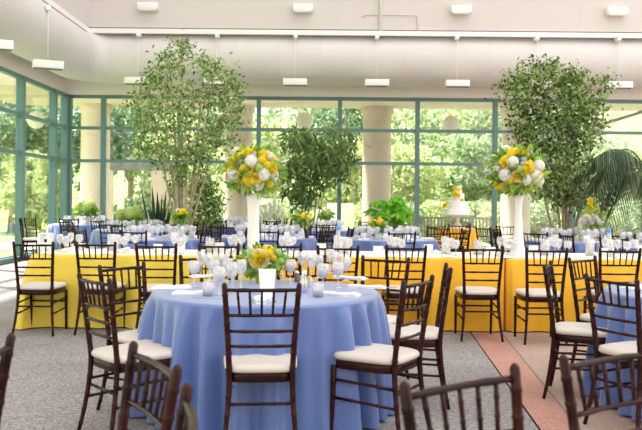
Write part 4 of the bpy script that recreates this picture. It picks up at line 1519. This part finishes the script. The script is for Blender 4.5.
for px, wh in ((112, 'by the second chair from the left'), (210, 'left of the straight white vase'), (345, 'right of the flower centrepiece'), (446, 'behind the empty gap'), (478, 'behind the chair that stands clear'), (590, 'at the right end'), (545, 'beside the tapered vase')):
    p = W(px, 240, ym + 0.05)
    pillar_candle(p.x, ym + 0.05, zr, f'ivory candle in glass cylinder on the long table {wh}', rnd.uniform(0.11, 0.16))
# carafes
for px, wh in ((338, 'behind the chair beside the flower centrepiece'), (609, 'at the right end of the long table')):
    p = W(px, 240, ym - 0.02)
    t = thing('carafe', f'clear glass carafe with blue cap standing {wh}', 'carafe', (p.x, ym - 0.02, zr), 0, 'carafes on the long table')
    m = MB(); m.lathe([(0.0005, 0), (0.055, 0), (0.062, 0.02), (0.055, 0.10), (0.028, 0.19), (0.022, 0.27), (0.019, 0.27), (0.024, 0.19), (0.05, 0.10), (0.056, 0.02), (0.0005, 0.01)], 18, cap=False); m.obj('bottle', 'glass', t)
    m = MB(); m.lathe([(0.024, 0.262), (0.025, 0.30), (0.018, 0.308)], 14); m.obj('cap', 'blue_cap', t)
    m = MB(); m.lathe([(0.052, 0.012), (0.055, 0.025), (0.05, 0.09), (0.001, 0.09)], 16); m.obj('water', 'water', t)
# framed lantern on the left end, oval number frame
p = W(45.5, 243, ym - 0.1)
t = thing('candle_lantern', 'white square lantern with a candle on the left end of the long table', 'lantern', (p.x, ym - 0.1, zr))
h, w = 0.19, 0.052
for sx_ in (-1, 1):
    for sy_ in (-1, 1):
        m = MB(); m.box((sx_ * w - 0.014, sy_ * w - 0.014, 0.012), (sx_ * w + 0.014, sy_ * w + 0.014, h)); m.obj('post', 'white_paint', t, smooth=False)
m = MB(); m.box((-w - .012, -w - .012, 0), (w + .012, w + .012, 0.012)); m.obj('base', 'white_paint', t, smooth=False)
m = MB(); m.box((-w - .012, -w - .012, h), (w + .012, w + .012, h + 0.012)); m.obj('roof', 'white_paint', t, smooth=False)
m = MB(); m.lathe([(0.028, 0.012), (0.028, 0.10), (0.001, 0.10)], 14); m.obj('candle', 'candle', t)
p = W(180, 240, ym + 0.1)
t = thing('number_frame', 'small white picture frame with an oval mount on the long table left of the vase', 'frame', (p.x, ym + 0.1, zr))
m = MB(); m.box((-.055, 0, 0.0), (.055, .012, .15)); m.obj('frame', 'white_paint', t, smooth=False)
m = MB(); m.lathe([(0.03, 0), (0.03, 0.002), (0.001, 0.002)], 20); o = m.obj('oval_mount', 'cream_cloth', t); o.rotation_euler = (PI / 2, 0, 0); o.location = (0, 0.0, 0.085); o.scale = (0.8, 1.25, 1)
m = MB(); m.box((-.02, .012, 0.0), (.02, .06, .006)); m.obj('easel_foot', 'white_paint', t, smooth=False)

# ------------------------------------------------------------------ far tables
R2 = 0.76
BEAR = [(-90, 'near'), (-45, 'near right'), (0, 'right'), (45, 'far right'), (90, 'far'), (135, 'far left'), (180, 'left'), (225, 'near left')]
FAR = [  # px of centre, depth, where, bearings to skip
    (84, 17.6, 'in the window corner', (180, 135)),
    (135, 14.6, 'before the pergola window', ()),
    (162, 11.8, 'behind the lemon cloth', ()),
    (236, 17.3, 'beside the astilbe plumes', (135, 180)),
    (268, 12.4, 'behind the straight white vase', ()),
    (318, 15.6, 'below the bamboo palm', (90,)),
    (388, 12.2, 'before the bright green plant', ()),
    (575, 12.2, 'before the leafy ficus trunks', (90,)),
    (655, 10.9, 'below the palm fronds', (90, 45, 135)),
]
for ti, (px, dd, wh, skip) in enumerate(FAR):
    c = W(px, 225, dd)
    tn = f'far blue table {wh}'; tl = tn.replace('far blue ', '')
    tag(round_cloth('tablecloth', c.x, dd, R2, TZ, 'blue_cloth', 60 + ti, n=120), f'periwinkle cloth on the {tn}', 'tablecloth', 'blue round tablecloths')
    off = rnd.uniform(-8, 8)
    for ang, nm in BEAR:
        if ang in skip:
            continue
        a = math.radians(ang + off + rnd.uniform(-6, 6))
        q = R2 + 0.20 + rnd.uniform(0, 0.14)
        cx_, cy_ = c.x + q * math.cos(a), dd + q * math.sin(a)
        rz = a + PI / 2 + rnd.uniform(-.2, .2)
        place_chair(cx_, cy_, rz, f'dark chair at the {nm} side of the {tl}', f'chairs around the {tn}', near=False)
        for k, off_a, rr_ in ((0, 0.14, 0.48), (1, -0.05, 0.43), (1, 0.27, 0.42), (0, -0.20, 0.36)):
            glass_thing('wine_glass' if k else 'water_goblet', WIN_F if k else GOB_F, c.x + rr_ * math.cos(a + off_a), dd + rr_ * math.sin(a + off_a), TZ,
                        f'clear {"wine glass" if k else "water goblet"} on the {tn}', f'{"wine glasses" if k else "water goblets"} on the {tn}')
        e_ = put('place_card', card, None, (c.x + 0.50 * math.cos(a - 0.17), dd + 0.50 * math.sin(a - 0.17), TZ + 0.05), (0, 0, a + PI / 2))
        tag(e_, f'small upright white card on the {tn}', 'card', f'white cards on the {tn}')
        o = put('napkin', NAP, None, (c.x + 0.60 * math.cos(a), dd + 0.60 * math.sin(a), TZ), (0, 0, a))
        tag(o, f'folded white napkin on the {tn}', 'napkin', f'napkins on the {tn}')
# posies on the far tables
def tbl(i): 
    c = W(FAR[i][0], 225, FAR[i][1]); return c.x, FAR[i][1]
small_posy(88, 209, 17.5, TZ, 'lime hydrangea posy on the blue table in the window corner', 'gggyg', 0.24)
small_posy(132, 216, 14.5, TZ, 'white and lime hydrangea posy before the pergola window', 'gwgbg', 0.22)
small_posy(181, 214, 11.7, TZ, 'yellow and white posy on the blue table behind the lemon cloth', 'YwYy', 0.13)
small_posy(302, 218, 12.5, TZ, 'flat yellow posy on the table behind the straight white vase', 'yyyyYy', 0.15)
small_posy(378, 224, 12.2, TZ, 'orange and yellow posy before the bright green plant', 'yyoYy', 0.15)
small_posy(326, 214, 15.5, TZ, 'pale yellow posy below the bamboo palm', 'gyg', 0.13)
# astilbe plumes
c = W(272, 214, 16.9)
t = thing('plume_arrangement', 'pale blush astilbe plumes in a tall vase beside the green mullion', 'flower arrangement', (c.x, 16.9, 0))
m = MB(); m.lathe([(0.12, 0), (0.10, 0.02), (0.09, 0.75), (0.12, 0.9), (0.10, 0.9), (0.07, 0.75), (0.001, 0.5)], 20, cap=False); m.obj('vase', 'white_ceramic', t)
rg = np.random.default_rng(77)
for k in range(6):
    tx = -0.25 + 0.50 * k / 5
    zt = 1.25 - 0.16 * abs(tx) / 0.26 + 0.12 * rnd.random()
    m = MB(); m.tube([(tx * 0.15, 0, 0.6), (tx * 0.6, 0, 0.95), (tx, 0, zt)], 0.006, 5); s_ = m.obj('stem', 'posy_leaf', t)
    P = []
    for j in range(170):
        u = rg.random()
        q = 0.016 * (1 - u)
        P.append((tx * (0.75 + 0.25 * u) + rg.normal() * q, rg.normal() * q, zt - 0.30 + 0.34 * u))
    put('flower_plume', fast_mesh('flower_plume', leaves(P, 0.045, rg, 1.6, -0.6), 6, 'petal_white'), s_)
# snapdragons by the right hand far table
c = W(590, 214, 12.1)
t = thing('flower_posy', 'tall yellow green snapdragons with white roses before the leafy ficus', 'flower arrangement', (c.x, 12.1, TZ))
m = MB(); m.lathe([(0.05, 0), (0.055, 0.01), (0.065, 0.16), (0.058, 0.16), (0.05, 0.03), (0.001, 0.02)], 16, cap=False); m.obj('vase', 'white_ceramic', t)
for k in range(6):
    tx = -0.10 + 0.055 * k
    zt = (0.45, 0.52, 0.66, 0.60, 0.5, 0.4)[k]
    m = MB(); m.tube([(0, 0, 0.05), (tx * 0.6, 0, zt * 0.6), (tx, 0, zt)], 0.006, 5); s_ = m.obj('stem', 'posy_leaf', t)
    P = []
    for j in range(150):
        u = rg.random(); q = 0.026 * (1 - 0.7 * u)
        P.append((tx * (0.7 + 0.3 * u) + rg.normal() * q, rg.normal() * q, zt * (0.5 + 0.5 * u)))
    put('flower_plume', fast_mesh('flower_plume', leaves(P, 0.05, rg, 1.5, -0.3), 6, 'petal_lime' if k != 2 else 'petal_yellow'), s_)
for k in range(5):
    bloom(t, 'rose_flower', ROSE_W, (-0.13 + 0.06 * k, -0.05, 0.30 + 0.06 * (k % 2)), (-0.3 + 0.15 * k, -1, 0.5), 0.05, 'white rose')

# ------------------------------------------------------------------ cake table
KD = 16.8
c = W(457.5, 228, KD)
tag(round_cloth('tablecloth', c.x, KD, 0.44, c.z, 'gold_cloth', 90, amp=0.03, flare=0.05, n=140), 'golden yellow cloth on the small round cake table by the windows', 'tablecloth')
t = thing('wedding_cake', 'white tiered wedding cake with yellow flowers on a pedestal stand', 'cake', (c.x, KD, c.z))
s_ = KD / F
zp = 13.0 * s_
m = MB(); m.lathe([(0.20, 0), (0.19, 0.015), (0.11, 0.05), (0.06, 0.09), (0.04, 0.14), (0.045, zp - 0.05), (0.09, zp - 0.015), (0.34, zp - 0.01), (0.36, zp), (0.36, zp + 0.012), (0.001, zp + 0.012)], 32, cap=False); m.obj('cake_stand', 'white_ceramic', t, angle=40)
z0 = zp + 0.012
for r1, hh in ((0.29, 0.12), (0.205, 0.16), (0.14, 0.17), (0.085, 0.16)):
    m = MB(); m.lathe([(r1, z0), (r1 + 0.008, z0 + 0.006), (r1 + 0.008, z0 + 0.018), (r1, z0 + 0.024), (r1 * 0.99, z0 + hh - 0.012), (r1 * 0.95, z0 + hh), (0.001, z0 + hh)], 36)
    m.obj('cake_tier', 'icing', t, angle=50)
    z0 += hh
for px, py, s in ((459.5, 189, 0.055), (455.5, 188, 0.045), (454.5, 194, 0.05), (458, 195, 0.045), (446, 205, 0.055), (444, 206, 0.04), (462, 200, 0.03), (470, 213, 0.04)):
    p = W(px, py, KD - 0.14) - Vector((c.x, KD, c.z))
    if py < 190: p.y = -0.06
    bloom(t, 'rose_flower', ROSE_Y, p, (p.x, p.y - 0.05, 0.1), s, 'yellow rose')
b = tag(rounded_box('speaker', 0.07, 0.07, 0.10, 0.01, 'fixture_dark') and put('cake_server_box', rounded_box('box', 0.10, 0.08, 0.11, 0.008, 'fixture_dark'), None, (W(468, 226, KD).x, KD - 0.12, c.z + 0.055)), 'small dark box on the yellow cake table', 'box')
for px, dd, rz, wh, nr in ((428, 14.6, 0.5, 'left of the cake table'), (462, 14.9, -0.2, 'in front of the cake table'), (492, 13.6, -1.2, 'between the cake table and the tapered vase'), (500, 14.6, -0.4, 'behind the tapered white vase')) if False else ():
    pass
for px, dd, rz, wh in ((428, 14.2, 0.5, 'by the cake table, leftmost'), (459, 14.8, -0.15, 'standing in front of the cake table'), (495, 13.4, -1.1, 'by the tapered vase, turned sideways'), (508, 14.6, -0.3, 'behind the tapered white vase'), (33, 16.6, -1.3, 'against the side windows, turned sideways')):
    p = W(px, 225, dd)
    place_chair(p.x, dd, rz, f'dark banquet chair {wh}', 'loose chairs at the back', near=False)
